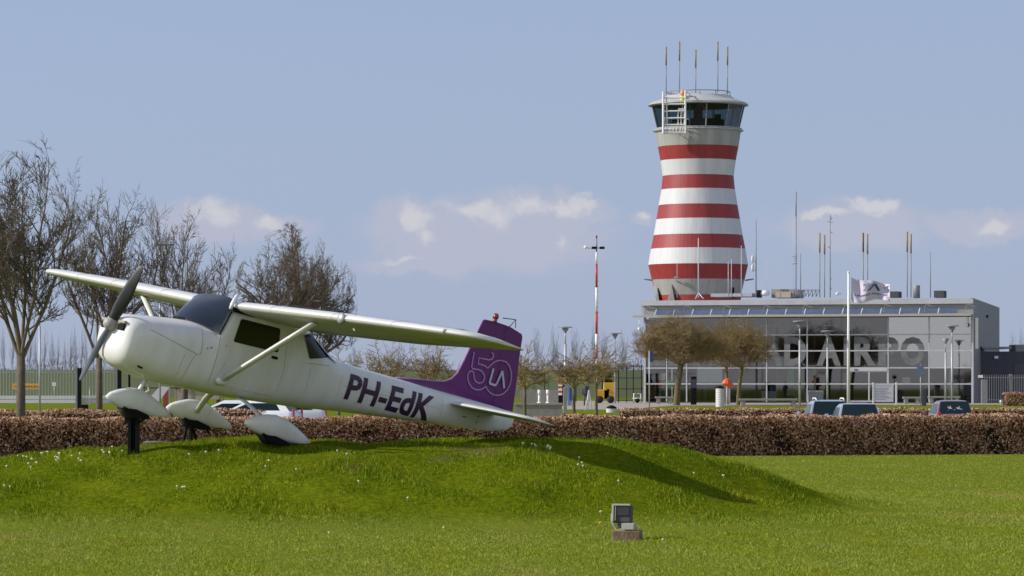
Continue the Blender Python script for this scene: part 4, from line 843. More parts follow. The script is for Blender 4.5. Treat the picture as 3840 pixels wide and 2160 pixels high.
# maintenance cage hung on the cab
yc_ = -4.75; q = MB(); s4 = F / (YT + yc_)
def cx(px): return (px - 1920) / s4 - tx
def cz(py): return CH + (HZ - py) / s4
x0, x1 = cx(2487), cx(2570); q.tube([(x0, yc_, cz(344)), (x0, yc_, cz(500))], .10, 4, smooth=False); q.tube([(x1, yc_, cz(338)), (x1, yc_, cz(500))], .10, 4, smooth=False)
for py in (367, 391, 417, 443, 468): q.tube([(x0, yc_, cz(py)), (x1, yc_, cz(py - 1))], .07, 4, smooth=False)
for px in (2502, 2543, 2554): q.tube([(cx(px) , yc_ + .05, cz(468)), (cx(px - 3 if px < 2510 else px), yc_ + .05, cz(365 if px < 2510 else 415))], .06, 4, smooth=False)
q.box(cx(2543), x1, yc_ - .05, yc_ + .02, cz(415), cz(406)); q.box(x0, x1, yc_ - .04, yc_ + 1.0, cz(500), cz(491))
for px in (2500, 2512, 2524, 2536, 2550, 2560): q.tube([(cx(px), yc_, cz(491)), (cx(px + 4), yc_, cz(468))], .05, 4, smooth=False)
for py in (344, 443, 491): q.tube([(x1, yc_, cz(py)), (x1 + .45, yc_ + 1.3, cz(py + 2))], .06, 4, smooth=False)
q.tube([(x1 + .45, yc_ + 1.3, cz(340)), (x1 + .45, yc_ + 1.3, cz(495))], .06, 4, smooth=False); q.tube([(x0, yc_, cz(400)), (x0 + .3, yc_ + 1.3, cz(400))], .05, 4); q.tube([(x1 - .5, yc_ + .9, cz(500)), (x1 + .2, yc_ + 1.6, cz(516))], .06, 4)
q.build('maintenance_cage', mat('cage_paint', (.66, .65, .66), .5, var=.1), tower)
# buttresses and bracket arms at the foot
for (px, top, w_) in ((2461, 1075, 16), (2511, 1064, 26)):
    q = MB(); x = (px - 2618) / sT; dy = -math.sqrt(max(.1, (172 / sT) ** 2 - x * x)); q.prism([(x - w_ / 2 / sT, 0), (x + w_ / 2 / sT, 0), (x + 1 / sT, 1)], lambda p_: (p_[0], dy - .6 if p_[1] == 0 else dy, Z(1135 if p_[1] == 0 else top, YT - 4)), lambda p_: (p_[0], dy + .6, Z(1135 if p_[1] == 0 else top, YT - 4))); q.build('buttress', M['tower_grey'], tower)
for sgn, px in ((-1, 2446), (1, 2793), (-.55, 2530)):
    q = MB(); x = (px - 2618) / sT; dy = -math.sqrt(max(.05, (168 / sT) ** 2 - x * x)) if abs(sgn) < 1 else -.5
    if abs(sgn) == 1: q.tube([(x, dy, Z(1052, YT)), (x + sgn * .75, dy, Z(1047, YT))], .07, 5); q.box(min(x + sgn * .3, x + sgn * .8), max(x + sgn * .3, x + sgn * .8), dy - .15, dy + .15, Z(1050, YT), Z(1047, YT))
    else: q.tube([(x, dy, Z(1056, YT - 4)), (x, dy - .8, Z(1044, YT - 4))], .06, 5); q.lathe([(.05, 0), (.25, .02), (.3, .1), (.1, .15)], (x, dy - .8, Z(1044, YT - 4)), n=10)
    q.build('bracket_lamp', M['antenna_grey'], tower)

# ------------------------------------------------------------------ terminal building
PA, PB = Vector((X(2415, 298.5), 298.5)), Vector((X(3650, 290.5), 290.5)); dv = (PB - PA); LF = dv.length; dv /= LF; ang = math.atan2(dv.y, dv.x)
term = thing('terminal_building', 'glass-fronted airport terminal with a grey metal roof band and large lettering', 'building', (PA.x, PA.y, 0), ang)
def u_of(px, n=0.0):   # distance along the facade of a photo column
    k = (px - 1920) / F; P = PA + Vector((dv.y, -dv.x)) * n; return (k * P.y - P.x) / (dv.x - k * dv.y)
def Yu(u): return PA.y + dv.y * u
def zu(py, u, n=0): return CH + (HZ - py) * (Yu(u) - n) / F
uR = LF; ZR = dict(top=8.87, par=8.37, sof=7.35, t=[5.80, 4.44, 2.99, 1.63], g=.12)
DEP = 14.0

q = MB(); q.box(-.25, LF + .02, -.35, .0, 8.36, 8.70); q.build('roof_parapet', M['galv'], term)
q = MB()
for k in range(9): q.box(-.2, LF, -.04, .06, 7.50 + k * .095, 7.575 + k * .095)
q.box(0, LF, .07, .3, 7.35, 8.36); q.build('fascia', M['cladding'], term)
# projecting canopy edge with its sunshade panels
CP = 1.5
q = MB(); q.box(-.6, LF + .05, -CP, -CP + .16, 7.32, 7.50); q.box(-.6, LF + .05, -CP + .16, .0, 7.36, 7.42); q.build('canopy', M['pale_metal'], term)
npn = 16; du = (u_of(3600) - u_of(2470)) / npn
for k in range(npn):
    a = u_of(2470) + k * du; q = MB(); q.add([(a + .04, -CP + .1, 7.56), (a + du - .04, -CP + .1, 7.56), (a + du - .04, -.75, 7.95), (a + .04, -.75, 7.95)], [(0, 1, 2, 3)]); pn = q.build('sunshade_panel', M['panel_blue'], term)
    q = MB(); q.tube([(a, -CP + .05, 7.5), (a, -.72, 8.0)], .045, 4, smooth=False); q.build('panel_rib', M['white'], pn)
for k in range(9):
    a = u_of(2428) + k * (u_of(3650) - u_of(2428)) / 8.15; q = MB(); q.tube([(a, -.3, 8.33), (a + .05, -CP + .1, 7.5)], .03, 4); q.tube([(a, -.3, 8.33), (a + 1.25, -.6, 7.95)], .022, 4); q.build('canopy_stay', M['antenna_grey'], term)
# side wall and the back
Cw = Vector((X(3748, 328), 328)); cu = (Cw - PA).dot(dv); cn = (Cw - PA).dot(Vector((-dv.y, dv.x)))
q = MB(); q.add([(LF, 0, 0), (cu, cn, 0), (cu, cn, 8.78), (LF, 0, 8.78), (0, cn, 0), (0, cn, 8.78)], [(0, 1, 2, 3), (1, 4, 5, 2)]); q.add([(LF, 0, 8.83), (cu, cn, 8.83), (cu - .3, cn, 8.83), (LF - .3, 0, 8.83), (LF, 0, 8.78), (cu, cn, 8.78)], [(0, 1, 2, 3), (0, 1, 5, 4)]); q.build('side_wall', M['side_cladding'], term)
q = MB(); q.prism([(0, 0), (LF - .01, 0), (cu - .01, cn), (0, cn)], lambda p_: (p_[0], p_[1], 8.40), lambda p_: (p_[0], p_[1], 8.80)); q.build('roof', M['cladding'], term)
q = MB(); a_ = Vector((LF, 0)); b3 = Vector((cu, cn)); d3 = (b3 - a_).normalized(); p_ = a_ + d3 * 1.2; q.tube([(p_.x + .12, p_.y, 7.2), (p_.x + .12, p_.y, 4.6)], .22, 4, smooth=False); q.build('downpipe_box', M['white'], term)
q = MB(); p_ = a_ + d3 * 18; q.box(p_.x, p_.x + .12, p_.y - .4, p_.y + .4, 7.5, 7.75); q.build('vent', M['black'], term)
# corner posts
q = MB(); q.box(-.02, .16, -.06, .16, 0, 7.35); q.build('corner_post', M['galv'], term); q = MB(); q.box(LF - .16, LF + .02, -.06, .16, 0, 7.35); q.build('corner_post', M['galv'], term)
mp = [2415, 2500, 2575, 2725, 2875, 3027, 3178, 3331, 3484, 3650]; us = [u_of(p_) for p_ in mp]; us[0] = .16; us[-1] = LF - .16
for i in range(1, len(us) - 1): q = MB(); q.box(us[i] - .05, us[i] + .05, -.05, .12, .1, 7.30); q.build('mullion', M['galv'], term)
zz_ = [.12] + ZR['t'][::-1] + [7.30]
for z_ in ZR['t']: q = MB(); q.box(.16, LF - .16, -.035, .08, z_ - .05, z_ + .05); q.build('transom', M['galv'], term)
for i in range(len(us) - 1):
    for j in range(5):
        pale = (i == 8) or (i == 7 and j >= 3); 
        if i == 6 and j < 2: continue
        q = MB(); q.add([(us[i] + .04, .02, zz_[j] + .04), (us[i + 1] - .04, .02, zz_[j] + .04), (us[i + 1] - .04, .02, zz_[j + 1] - .04), (us[i] + .04, .02, zz_[j + 1] - .04)], [(0, 1, 2, 3)]); q.build('window_pane', M['pane_pale'] if pale and j > 1 else M['pane'], term)
# sliding entrance
q = MB(); e0, e1 = us[6] + .05, us[7] - .05; q.box(e0, e1, -.08, .06, 2.72, 2.94); em = (e0 + e1) / 2 + .1
dr = q.build('entrance_header', M['galv'], term)
for a, b2 in ((e0, em), (em, e1)):
    q = MB(); q.box(a, a + .06, -.03, .04, .12, 2.72); q.box(b2 - .06, b2, -.03, .04, .12, 2.72); q.box(a + .06, b2 - .06, -.03, .04, .12, .22); q.box(a + .06, b2 - .06, -.03, .04, 2.64, 2.72); d_ = q.build('sliding_door', M['galv'], term)
    q = MB(); q.add([(a + .06, .0, .22), (b2 - .06, .0, .22), (b2 - .06, .0, 2.64), (a + .06, .0, 2.64)], [(0, 1, 2, 3)]); q.build('door_glass', M['pane'], d_)
q = MB(); q.box(e0 + .55, e0 + .85, -.12, -.08, 2.78, 2.88); q.build('motion_sensor', M['sign_blue'], term)
# rooms behind the glass
xr9 = LF + (cu - LF) * 9.7 / cn - .3
for z0, z1, y0 in ((.02, .1, .3), (7.2, 7.34, .9)): q = MB(); q.prism([(.2, y0), (LF - .4, y0), (xr9, 9.5), (.2, 9.5)], lambda p_: (p_[0], p_[1], z0), lambda p_: (p_[0], p_[1], z1)); q.build('floor_slab', M['interior_floor'], term)
q = MB(); q.box(.2, xr9, 9.5, 9.7, .1, 7.2); q.box(0.02, .12, .3, 9.5, .1, 7.2); q.build('back_wall', M['interior_dark'], term)
q = MB(); q.box(us[4] + .1, us[4] + 1.7, 2.0, 2.2, 5.0, 7.2); q.box(us[6] + .3, us[6] + 1.6, 2.2, 2.4, 4.5, 7.2); q.box(us[3], LF - 4, 3.5, 3.7, 2.9, 3.9); q.box(LF - 3.6, LF - .6, 1.2, 1.3, 2.95, 7.2); q.build('partition', M['interior_grey'], term)
for k in range(9): q = MB(); q.tube([(1.6 + k * 3.2, 2.6, .1), (1.6 + k * 3.2, 2.6, 7.2)], .13, 8); q.build('column', M['interior_grey'], term)
for a, b2, y_, z0, z1, m_ in ((u_of(2460), u_of(2490), .6, 1.3, 2.0, 'orange'), (u_of(2492), u_of(2518), .6, 1.35, 1.95, 'green_bright'), (u_of(2462), u_of(2490), .55, 2.0, 2.55, 'white'), (u_of(2925), u_of(2950), 3, 1.6, 3.0, 'green_bright'), (u_of(2610), u_of(2705), .4, 1.75, 2.95, 'pane_pale'), (u_of(3382), u_of(3410), .3, 1.7, 2.2, 'beige'), (u_of(3565), u_of(3590), .6, .6, 1.2, 'beige'), (u_of(3550), u_of(3562), 1.0, .1, 2.8, 'galv')):
    q = MB(); q.box(a, b2, y_, y_ + .06, z0, z1); q.build('indoor_panel', M[m_], term)
random.seed(21)
for k in range(26):
    u0 = random.uniform(1, LF - 2); lvl = random.choice((.1, .1, 3.3)); w0 = random.uniform(.3, 1.6); hh = random.uniform(.5, 1.5); y0 = random.uniform(1.2, 6)
    q = MB(); q.box(u0, u0 + w0, y0, y0 + .4, lvl, lvl + hh); q.build('indoor_counter', M[random.choice(('interior_grey', 'annex', 'beige', 'galv', 'interior_grey'))], term, bevel=.03)
for k in range(10): q = MB(); u0 = 1.2 + k * 2.8; q.box(u0, u0 + 1.2, 2.6, 2.75, 6.6, 6.66); q.build('ceiling_lamp', M['board_white'], term)
q = MB(); q.box(.3, LF - 4, 2.2, 9.4, 3.0, 3.25); q.build('upper_floor', M['interior_grey'], term)
# lettering on the glass
def glyph(ch, p0, p1, y0=1263, y1=1371):
    vs_, fs_ = textmb(ch, 1, .004, .045); a, b2 = u_of(p0), u_of(p1); uu = (a + b2) / 2; vs_ = fit_text(vs_, a, b2, zu(y1, uu), zu(y0, uu)); q = MB(); q.add([(x, -.006 - z * .5, z_) for x, z_, z in [(v_[0], v_[1], v_[2]) for v_ in vs_]], fs_); q.build('wall_letter', M['letter_film'], term)
for ch, a, b2 in (('L', 2438, 2495), ('E', 2505, 2560), ('L', 2570, 2625), ('Y', 2632, 2700), ('S', 2702, 2760), ('T', 2765, 2825), ('A', 2842, 2935), ('D', 2941, 3024), ('A', 3062, 3153), ('I', 3164, 3188), ('R', 3203, 3284), ('P', 3294, 3370), ('O', 3376, 3468)): glyph(ch, a, b2)
# security camera arms
def dome_cam(name, u, z_, lab):
    q = MB(); q.tube([(u, -CP * .3, z_ + .9), (u, -CP * .3, z_ + .2)], .03, 5); q.lathe([(.02, .2), (.14, .15), (.16, 0), (.08, -.12), (.01, -.14)], (u, -CP * .3, z_), n=10); q.build('dome_camera', M['white'], term)
dome_cam('d', u_of(3627), 6.55, ''); dome_cam('d', -.3, 6.3, '')
# roof plant and aerials (each bolted to the roof, so parts of the building)
def ry(px): return 3.0 + (px * 7 % 5) * .9
def RP(px, py, n=3.0):
    u = u_of(px, -n); return u, n, CH + (HZ - py) * (Yu(u) + n) / F
def roofbox(name, p0, p1, y0, y1, n, dep, m, bev=.0):
    u0, _, z1 = RP(p0, y0, n); u1, _, z0 = RP(p1, y1, n); q = MB(); q.box(u0, u1, n, n + dep, z0, z1); return q.build(name, m, term, bevel=bev)
roofbox('plant_platform', 2665, 2820, 1101, 1112, 4, 3, M['cladding']); roofbox('plant_housing', 2893, 2988, 1085, 1116, 5, 3, M['concrete']); roofbox('plant_housing', 2908, 2965, 1094, 1116, 4.5, .4, M['beige'])
roofbox('roof_hatch', 3332, 3370, 1093, 1116, 4, 1.5, M['interior_dark']); roofbox('roof_hatch', 3502, 3539, 1090, 1116, 4, 1.5, M['interior_dark']); roofbox('plant_housing', 2838, 2850, 1088, 1116, 4, .8, M['black'])
q = MB()
for k in range(6):
    u0, n0, z0 = RP(2990 + k * 14, 1088, 5); q.tube([(u0, 5, z0), (u0, 5, z0 - .6)], .04, 4)
    u1, _, z1 = RP(2990 + (k + 1) * 14, 1112, 5); q.tube([(u0, 5, z0), (u1, 5, z0)], .04, 4); q.tube([(u0, 5, z1), (u1, 5, z0)], .04, 4)
q.build('pipe_rack', M['antenna_grey'], term)
u0, _, z0 = RP(3437, 1070, 5); q = MB(); q.lathe([(.30, z0 - 1.1), (.30, z0 - .03), (.27, z0)], (u0, 5, 0), n=16); q.build('vent_stack', M['antenna_grey'], term)
u0, _, z0 = RP(2629 + 98, 1078, 5); q = MB(); q.lathe([(.16, z0 - .9), (.16, z0)], (u_of(2747, -5), 5, 0), n=10); q.build('vent_stack', M['black'], term)
for px, py, r in ((2868, 1100, .48), (3143, 1102, .26)):
    u0, n0, z0 = RP(px, py, 4.5); q = MB(); q.lathe([(.02, -r * .5), (r * .8, -r * .35), (r, 0), (r * .75, r * .45), (.05, r * .6)], (u0, 4.5, z0), n=16); q.build('radome', M['white'], term)
def aerial(px, top, mid=None, n=4.0, r=.035, rt_=.085, m1='antenna_grey', m2='antenna_tan', base=1116):
    u0, _, zt_ = RP(px, top, n); q = MB(); _, _, zb2 = RP(px, base, n)
    if mid: zm_ = RP(px, mid, n)[2]; q.tube([(u0, n, zb2), (u0, n, zm_)], r, 5); q.m = 1; q.tube([(u0, n, zm_), (u0, n, zt_)], rt_, 6)
    else: q.tube([(u0, n, zb2), (u0, n, zt_)], [r, r * .6], 5)
    q.build('rod_antenna', [M[m1], M[m2]], term)
for a in ((2985, 719, 812), (3074, 873, 947), (3092, 881, 954), (3237, 873, 945), (3253, 878, 952), (3402, 869, 945), (3416, 877, 950)): aerial(*a, r=.045, rt_=.055 if a[0] == 2985 else .075, m2='antenna_grey' if a[0] == 2985 else 'antenna_brown' if a[0] in (3237,) else 'antenna_tan')
for px, top, r, m_ in ((2835, 823, .06, 'antenna_grey'), (2974, 818, .02, 'antenna_pale'), (3002, 950, .05, 'antenna_grey'), (3113, 806, .05, 'antenna_grey'), (3489, 944, .05, 'antenna_grey'), (2539, 959, .025, 'antenna_pale'), (2619, 893, .06, 'antenna_pale'), (2731, 983, .04, 'antenna_pale'), (2743, 972, .04, 'antenna_pale'), (2780, 921, .04, 'antenna_pale'), (2875, 972, .02, 'antenna_pale')): aerial(px, top, None, r=r, m1=m_)
q = MB()
for px in (2604, 2634): u0, _, z0 = RP(2619, 1098, 4); u1, _, z1 = RP(px, 1120, 3); q.tube([(u0, 4, z0), (u1, 3.4, z1)], .045, 4)
q.build('mast_tripod', M['antenna_pale'], term)
q = MB()
for py in (972, 1005): u0, _, z0 = RP(2824, py, 4); q.lathe([(.02, -.15), (.3, -.08), (.36, 0), (.1, .04)], (u0, 4, z0), n=14, axis='x')
for py in (980, 1013): u0, _, z0 = RP(2835, py, 4); q.tube([(u0 - .2, 4, z0), (u0, 4, z0)], .04, 4)
q.build('dish_antenna', M['white'], term)
q = MB(); random.seed(5)
for py in list(range(815, 840, 5)) + [870, 878, 886, 925, 932, 1045, 1080, 1085]: u0, _, z0 = RP(3113, py, 4); k = random.uniform(-.25, .25); q.tube([(u0, 4, z0), (u0 + k, 4, z0 + random.uniform(-.1, .1))], .03, 4)
for py in (955, 963, 970, 978, 990): u0, _, z0 = RP(2985, py, 4); q.tube([(u0 - random.uniform(.1, .4), 4, z0), (u0 + .1, 4, z0 + .05)], .03, 4)
q.build('aerial_clutter', M['antenna_grey'], term)
# grey side cabinet and annex
YA = 300; annex = thing('annex_building', 'low dark blue-grey flat-roofed annex at the right of the terminal', 'building', (X(3672, YA), YA, 0))
w_ = X(3900, YA) - X(3672, YA); q = MB(); q.box(0, w_, 0, 12, 0, Z(1318, YA)); q.build('wall', M['annex'], annex)
q = MB(); q.box(.2, X(3790, YA) - X(3672, YA), -.5, 5, Z(1308, YA), Z(1300, YA)); q.build('roof', M['side_cladding'], annex)
q = MB(); q.box(X(3815, YA) - X(3672, YA), w_, 1, 5, Z(1318, YA), Z(1292, YA)); q.build('roof_box', M['antenna_grey'], annex)
q = MB(); q.box(X(3728, YA) - X(3672, YA), X(3742, YA) - X(3672, YA), -.25, -.01, Z(1345, YA), Z(1335, YA)); q.build('wall_lamp', M['white'], annex)
q = MB(); q.box(X(3806, YA) - X(3672, YA), w_, -.03, .0, 0, Z(1365, YA)); q.build('roller_door', mat('roller', (.07, .075, .10), .6, var=.2), annex)

# ------------------------------------------------------------------ fences
def fence(name, label, xa, xb, Y, ztop, zbot, step, w_, m, posts=(), pm=None, pw=.12, rails=(.1, .9), rise=0, beam=None):
    o = thing(name, label, 'fence', (xa, Y, 0)); L = xb - xa; q = MB(); n = int(L / step)
    for i in range(n): x = (i + .5) * step; q.box(x - w_ / 2, x + w_ / 2, -.015, .015, zbot, ztop)
    q.build('palings', m, o); q = MB()
    for k in rails: z_ = zbot + (ztop - zbot) * k; q.box(0, L, .02, .06, z_ - .03, z_ + .03)
    q.build('rail', m, o)
    for px in posts: q = MB(); x = X(px, Y) - xa; q.box(x - pw / 2, x + pw / 2, .02, .02 + pw, 0, ztop + .05 + rise); q.build('post', pm or m, o)
    if beam:
        for z_ in beam: q = MB(); q.box(0, L, -.06, -.02, z_ - .11, z_ + .11); q.build('beam', M['board_white'], o)
    return o
YF = 232
fence('sliding_gate', 'long pale palisade gate with a white double beam at the far left', X(-60, YF), X(296, YF), YF, Z(1382, YF), .35, .20, .028, M['galv'], beam=(Z(1490, YF), Z(1505, YF)))
fence('palisade_fence', 'palisade fence panel behind the slim pale trunk, between the black gate posts', X(304, YF), X(440, YF), YF + .5, Z(1382, YF), .35, .20, .028, M['galv'], beam=(Z(1490, YF), Z(1505, YF)))
for px, lb in ((299, 'tall black gate post beside the lower propeller blade'), (449, 'tall black gate post under the engine cowl')):
    o = thing('gate_post', lb, 'post', (X(px, YF), YF - .3, 0)); q = MB(); q.box(-.1, .14, -.12, .12, 0, Z(1380, YF)); q.build('column', M['black'], o); q = MB(); q.box(-.22, -.11, -.12, .12, 0, Z(1382, YF)); q.build('side_plate', M['antenna_grey'], o)
o = thing('gate_roller', 'black roller block at the foot of the gate beside the black post', 'roller', (X(315, YF), YF - .6, 0)); q = MB(); q.box(-.2, .35, -.2, .2, 0, .3); q.build('block', M['black'], o, bevel=.03)
fence('mesh_fence', 'black mesh fence running behind the aircraft wheels', X(452, 240), X(1000, 240), 240, Z(1385, 240), .1, 1.1, .03, M['black'], posts=(485, 700, 900), pm=M['black'], rails=(.02, .5, .98))
fence('mesh_fence', 'dark green mesh fence between the yellow machine and the terminal corner', X(2312, 300), X(2412, 300), 300, Z(1370, 300), .1, .09, .02, mat('mesh_green', (.05, .06, .05), .8, var=.1), posts=(2320, 2350, 2375, 2405), pm=M['black'], pw=.07, rails=(.02, .35, .65, .98))
fence('mesh_fence', 'thin dark mesh fence crossing in front of the green embankment right of the fin', X(1930, 310), X(2312, 310), 310, Z(1400, 310), .1, 1.2, .03, M['black'], posts=(2042, 2160, 2260), pm=M['black'], pw=.07, rails=(.98,))
fence('palisade_fence', 'pale palisade fence in front of the dark annex', X(3680, 286), X(3900, 286), 286, Z(1405, 286), .1, .19, .045, M['antenna_grey'], posts=(3790,), pw=.2)
o = thing('retaining_wall', 'low grey concrete wall behind the white bollards, right of the fin', 'wall', (X(1950, 290), 290, 0)); q = MB(); q.box(0, X(2112, 290) - X(1950, 290), 0, .3, 0, Z(1462, 290)); q.build('panel', M['concrete'], o)
o = thing('retaining_wall', 'nearer low concrete wall just above the long hedge, right of the fin', 'wall', (X(1930, 180), 180, 0)); q = MB(); q.box(0, X(2108, 180) - X(1930, 180), 0, .3, -.1, Z(1518, 180)); q.build('panel', M['concrete'], o); q = MB(); q.box(-.02, X(2110, 180) - X(1930, 180), -.05, .35, Z(1518, 180), Z(1511, 180)); q.build('coping', M['beige'], o)

# ------------------------------------------------------------------ masts, lamps, flag
def lamp(label, px, top, Y, base_z=0, head=1.0, head2=True, r=.07, wr=1.0):
    o = thing('street_lamp', label, 'street lamp', (X(px, Y), Y, base_z), 0, 'slim street lamps'); h = Z(top, Y) - base_z
    q = MB(); q.tube([(0, 0, 0), (0, 0, h * .78)], r, 10); q.tube([(0, 0, h * .78), (0, 0, h - .15)], r * .6, 8); q.build('pole', M['galv'], o)
    q = MB()
    if head2: q.lathe([(.05, -.5), (.08, -.42), (.28, -.08), (.06, -.06)], (0, 0, h), n=12); q.lathe([(.04, -.05), (head * .55, -.03), (head * .5, .03), (.05, .06)], (0, 0, h), n=20)
    else: q.box(-.15, head, -.1, .1, -.12, 0.0); q.v = [(a, b2, c_ + h) for a, b2, c_ in q.v]
    q.build('lamp_head', M['antenna_grey'], o); return o
lamp('tall thin lamp post rising between the bare trees above the far wing', 600, 915, 200, 0, .75, False, .055)
lamp('plain thin lamp post right of the thick-trunked tree', 149, 1132, 205, 0, .4, False, .06)
lamp('lamp post with a flat round head, left of the red and white mast', 2120, 1227, 265, 0, 1.0, True, .1)
lamp('lamp post with a flat round head, right of the red and white mast', 2306, 1250, 290, 0, 1.0)
lamp('lamp post nearest the hedge in front of the D of the lettering', 2999, 1205, 240, 0, .95)
lamp('lamp post in front of the second A of the lettering', 3103, 1242, 262, 0, .95)
lamp('taller of the two lamp posts before the pale right-hand windows', 3570, 1222, 258, 0, 1.0)
lamp('shorter headless lamp post before the pale right-hand windows', 3546, 1266, 264, 0, .05)
YM = 300; o = thing('lighting_mast', 'tall red and white banded mast carrying two floodlights', 'mast', (X(2237, YM), YM, 0)); bands = [(1510, 1345, 'white'), (1345, 1252 + 60, 'red'), (1312, 1252, 'white'), (1252, 1168, 'red'), (1168, 1078, 'white'), (1078, 990, 'red'), (990, 944, 'white')]
for i, (a, b2, m_) in enumerate(bands): q = MB(); q.tube([(0, 0, max(0, Z(a, YM))), (0, 0, Z(b2, YM))], .115 - .004 * i, 8); q.build('mast_section', M['red'] if m_ == 'red' else M['white'], o)
q = MB(); q.tube([(0, 0, Z(944, YM)), (0, 0, Z(893, YM))], .06, 6); q.tube([(-.75, 0, Z(930, YM)), (.4, 0, Z(930, YM))], .04, 5)
q.build('crossbar', M['antenna_grey'], o)
for k in range(22): z_ = 1.5 + k * .45; q = MB(); q.tube([(-.2, 0, z_), (.2, 0, z_)], .015, 4); q.build('climbing_rung', M['antenna_grey'], o)
for x in (-.42, .28): q = MB(); q.box(x, x + .42, -.25, .1, Z(934, YM), Z(925, YM)); q.build('floodlight_head', M['black'], o)
q = MB(); q.lathe([(.01, -.15), (.14, -.1), (.16, .05), (.05, .14)], (-.95, 0, Z(927, YM)), n=10); q.build('camera_dome', M['white'], o)
q = MB(); q.lathe([(.05, 0), (.09, .1), (.05, .25)], (0, 0, Z(893, YM)), n=8); q.build('obstruction_light', M['beacon_red'], o)
YG = 262; o = thing('flagpole', 'white flagpole in front of the terminal entrance', 'flagpole', (X(3182, YG), YG, 0)); q = MB(); q.tube([(0, 0, 0), (0, 0, Z(1024, YG))], [.12, .075], 12); q.build('pole', M['white'], o)
q = MB(); q.lathe([(.03, 0), (.11, .05), (.11, .12), (.02, .18)], (0, 0, Z(1026, YG)), n=10); q.build('finial', M['white'], o)
fx, fz_ = X(3192, YG), Z(1040, YG)
fl = thing('flag', 'pale airport flag with a two-letter logo flying from the flagpole', 'flag', (fx, YG, fz_)); FW, FH = X(3332, YG) - X(3192, YG), 1.95
def wave(u, v_): return (u * FW * (1 - .03 * math.sin(u * 5)), .28 * math.sin(u * 9 + v_ * 2.2) * (.25 + u) + .12 * math.sin(u * 17 - v_ * 4), -v_ * FH * (.92 + .06 * math.sin(u * 6)) - .34 * u * u * .0 - .55 * math.sin(u * 1.2) * (1 - v_) * .9 - .06 * math.sin(u * 8))
q = MB(); q.smooth = True; n1, n2 = 30, 14; q.loft([[wave(i / n1, j / n2) for j in range(n2 + 1)] for i in range(n1 + 1)], closed=False, cap=False); fc = q.build('cloth', M['flag_cloth'], fl)
def flagmesh(txt, u0, u1, v0, v1, m_, name, poly=None):
    if txt: vs_, fs_ = textmb(txt, 1, 0, .02); vs_ = fit_text(vs_, 0, 1, 0, 1)
    else: vs_, fs_ = poly
    q = MB(); q.add([tuple(Vector(wave(u0 + a * (u1 - u0), v1 + (v0 - v1) * b2)) + Vector((0, -.03, 0))) for a, b2, _ in vs_], fs_); q.build(name, m_, fc)
flagmesh('Lelystad Airport', .10, .93, .62, .74, mat('flag_violet', (.12, .05, .25), .7, var=.1), 'flag_text')
flagmesh('L', .33, .47, .18, .50, mat('flag_maroon', (.22, .04, .08), .7, var=.1), 'flag_emblem'); 
def strip(a, b2, w_): return ([(a[0], a[1], 0), (a[0] + w_, a[1], 0), (b2[0] + w_, b2[1], 0), (b2[0], b2[1], 0)], [(0, 1, 2, 3)])
flagmesh(None, .45, .95, .12, .50, mat('flag_teal', (.05, .12, .25), .7, var=.1), 'flag_emblem', strip((.0, .0), (.28, .95), .12)); flagmesh(None, .45, .95, .12, .50, M['sign_blue'], 'flag_emblem', strip((.52, .0), (.30, .95), .12)); flagmesh(None, .45, .95, .12, .5, M['white'], 'flag_emblem', strip((.55, .6), (.95, 1.1), .12))

# ------------------------------------------------------------------ street furniture before the terminal
def bench(label, p0, p1, y0, y1, Y):
    o = thing('bench', label, 'bench', (X(p0, Y), Y, 0)); L = X(p1, Y) - X(p0, Y); zt_, zb2 = Z(y0, Y), max(0, Z(y1, Y)); q = MB(); q.box(0, L, -.3, .3, zt_ - .14, zt_); q.build('seat', M['concrete'], o, bevel=.02)
    for x in (.12, L - .42): q = MB(); q.box(x, x + .3, -.25, .25, 0, zt_ - .142); q.build('leg', M['concrete'], o)
bench('long low concrete bench on the lawn under the lettering', 2772, 2990, 1495, 1525, 245)
bench('concrete bench in the window bay at the left end of the terminal', 2457, 2525, 1487, 1512, 285)
bench('concrete bench right of the white notice board', 3385, 3452, 1488, 1510, 282)
bench('concrete bench below the pale right-hand windows', 3480, 3600, 1486, 1510, 283)
def planter(label, px, w_, y0, Y, tree_top=None):
    o = thing('planter', label, 'planter', (X(px, Y), Y, 0)); h = Z(y0, Y); W = w_ * Y / F / 2; q = MB(); q.add([(sx * W * (.9 if z_ == 0 else 1), sy * W * (.9 if z_ == 0 else 1), z_) for z_ in (0, h) for sx, sy in ((-1, -1), (1, -1), (1, 1), (-1, 1))], [(0, 1, 2, 3), (4, 5, 6, 7), (0, 1, 5, 4), (1, 2, 6, 5), (2, 3, 7, 6), (3, 0, 4, 7)]); q.build('tub', M['antenna_grey'], o)
    q = MB(); random.seed(px)
    for k in range(40): a, b2 = random.uniform(-W, W), random.uniform(-W, W); q.lathe([(.01, -.05), (.06, 0), (.01, .05)], (a, b2, h + .06), n=5)
    q.build('flowers', M['pale_metal'], o)
    if tree_top:
        q = MB(); q.tube([(0, 0, h), (0, 0, Z(tree_top + 8, Y))], .035, 5); q.build('stem', M['bark'], o); q = MB()
        for k in range(120): a, e_ = random.uniform(0, 6.28), random.gauss(0, .5); r = random.uniform(.05, .28); q.tube([(0, 0, Z(tree_top + 8, Y)), (r * math.cos(a), r * math.sin(a), Z(tree_top + 8, Y) + .35 * abs(e_))], .01, 3, cap=False)
        q.build('twigs', M['twig'], o)
planter('square grey planter with a little standard tree, left of the flagpole', 3057, 58, 1470, 276, 1410)
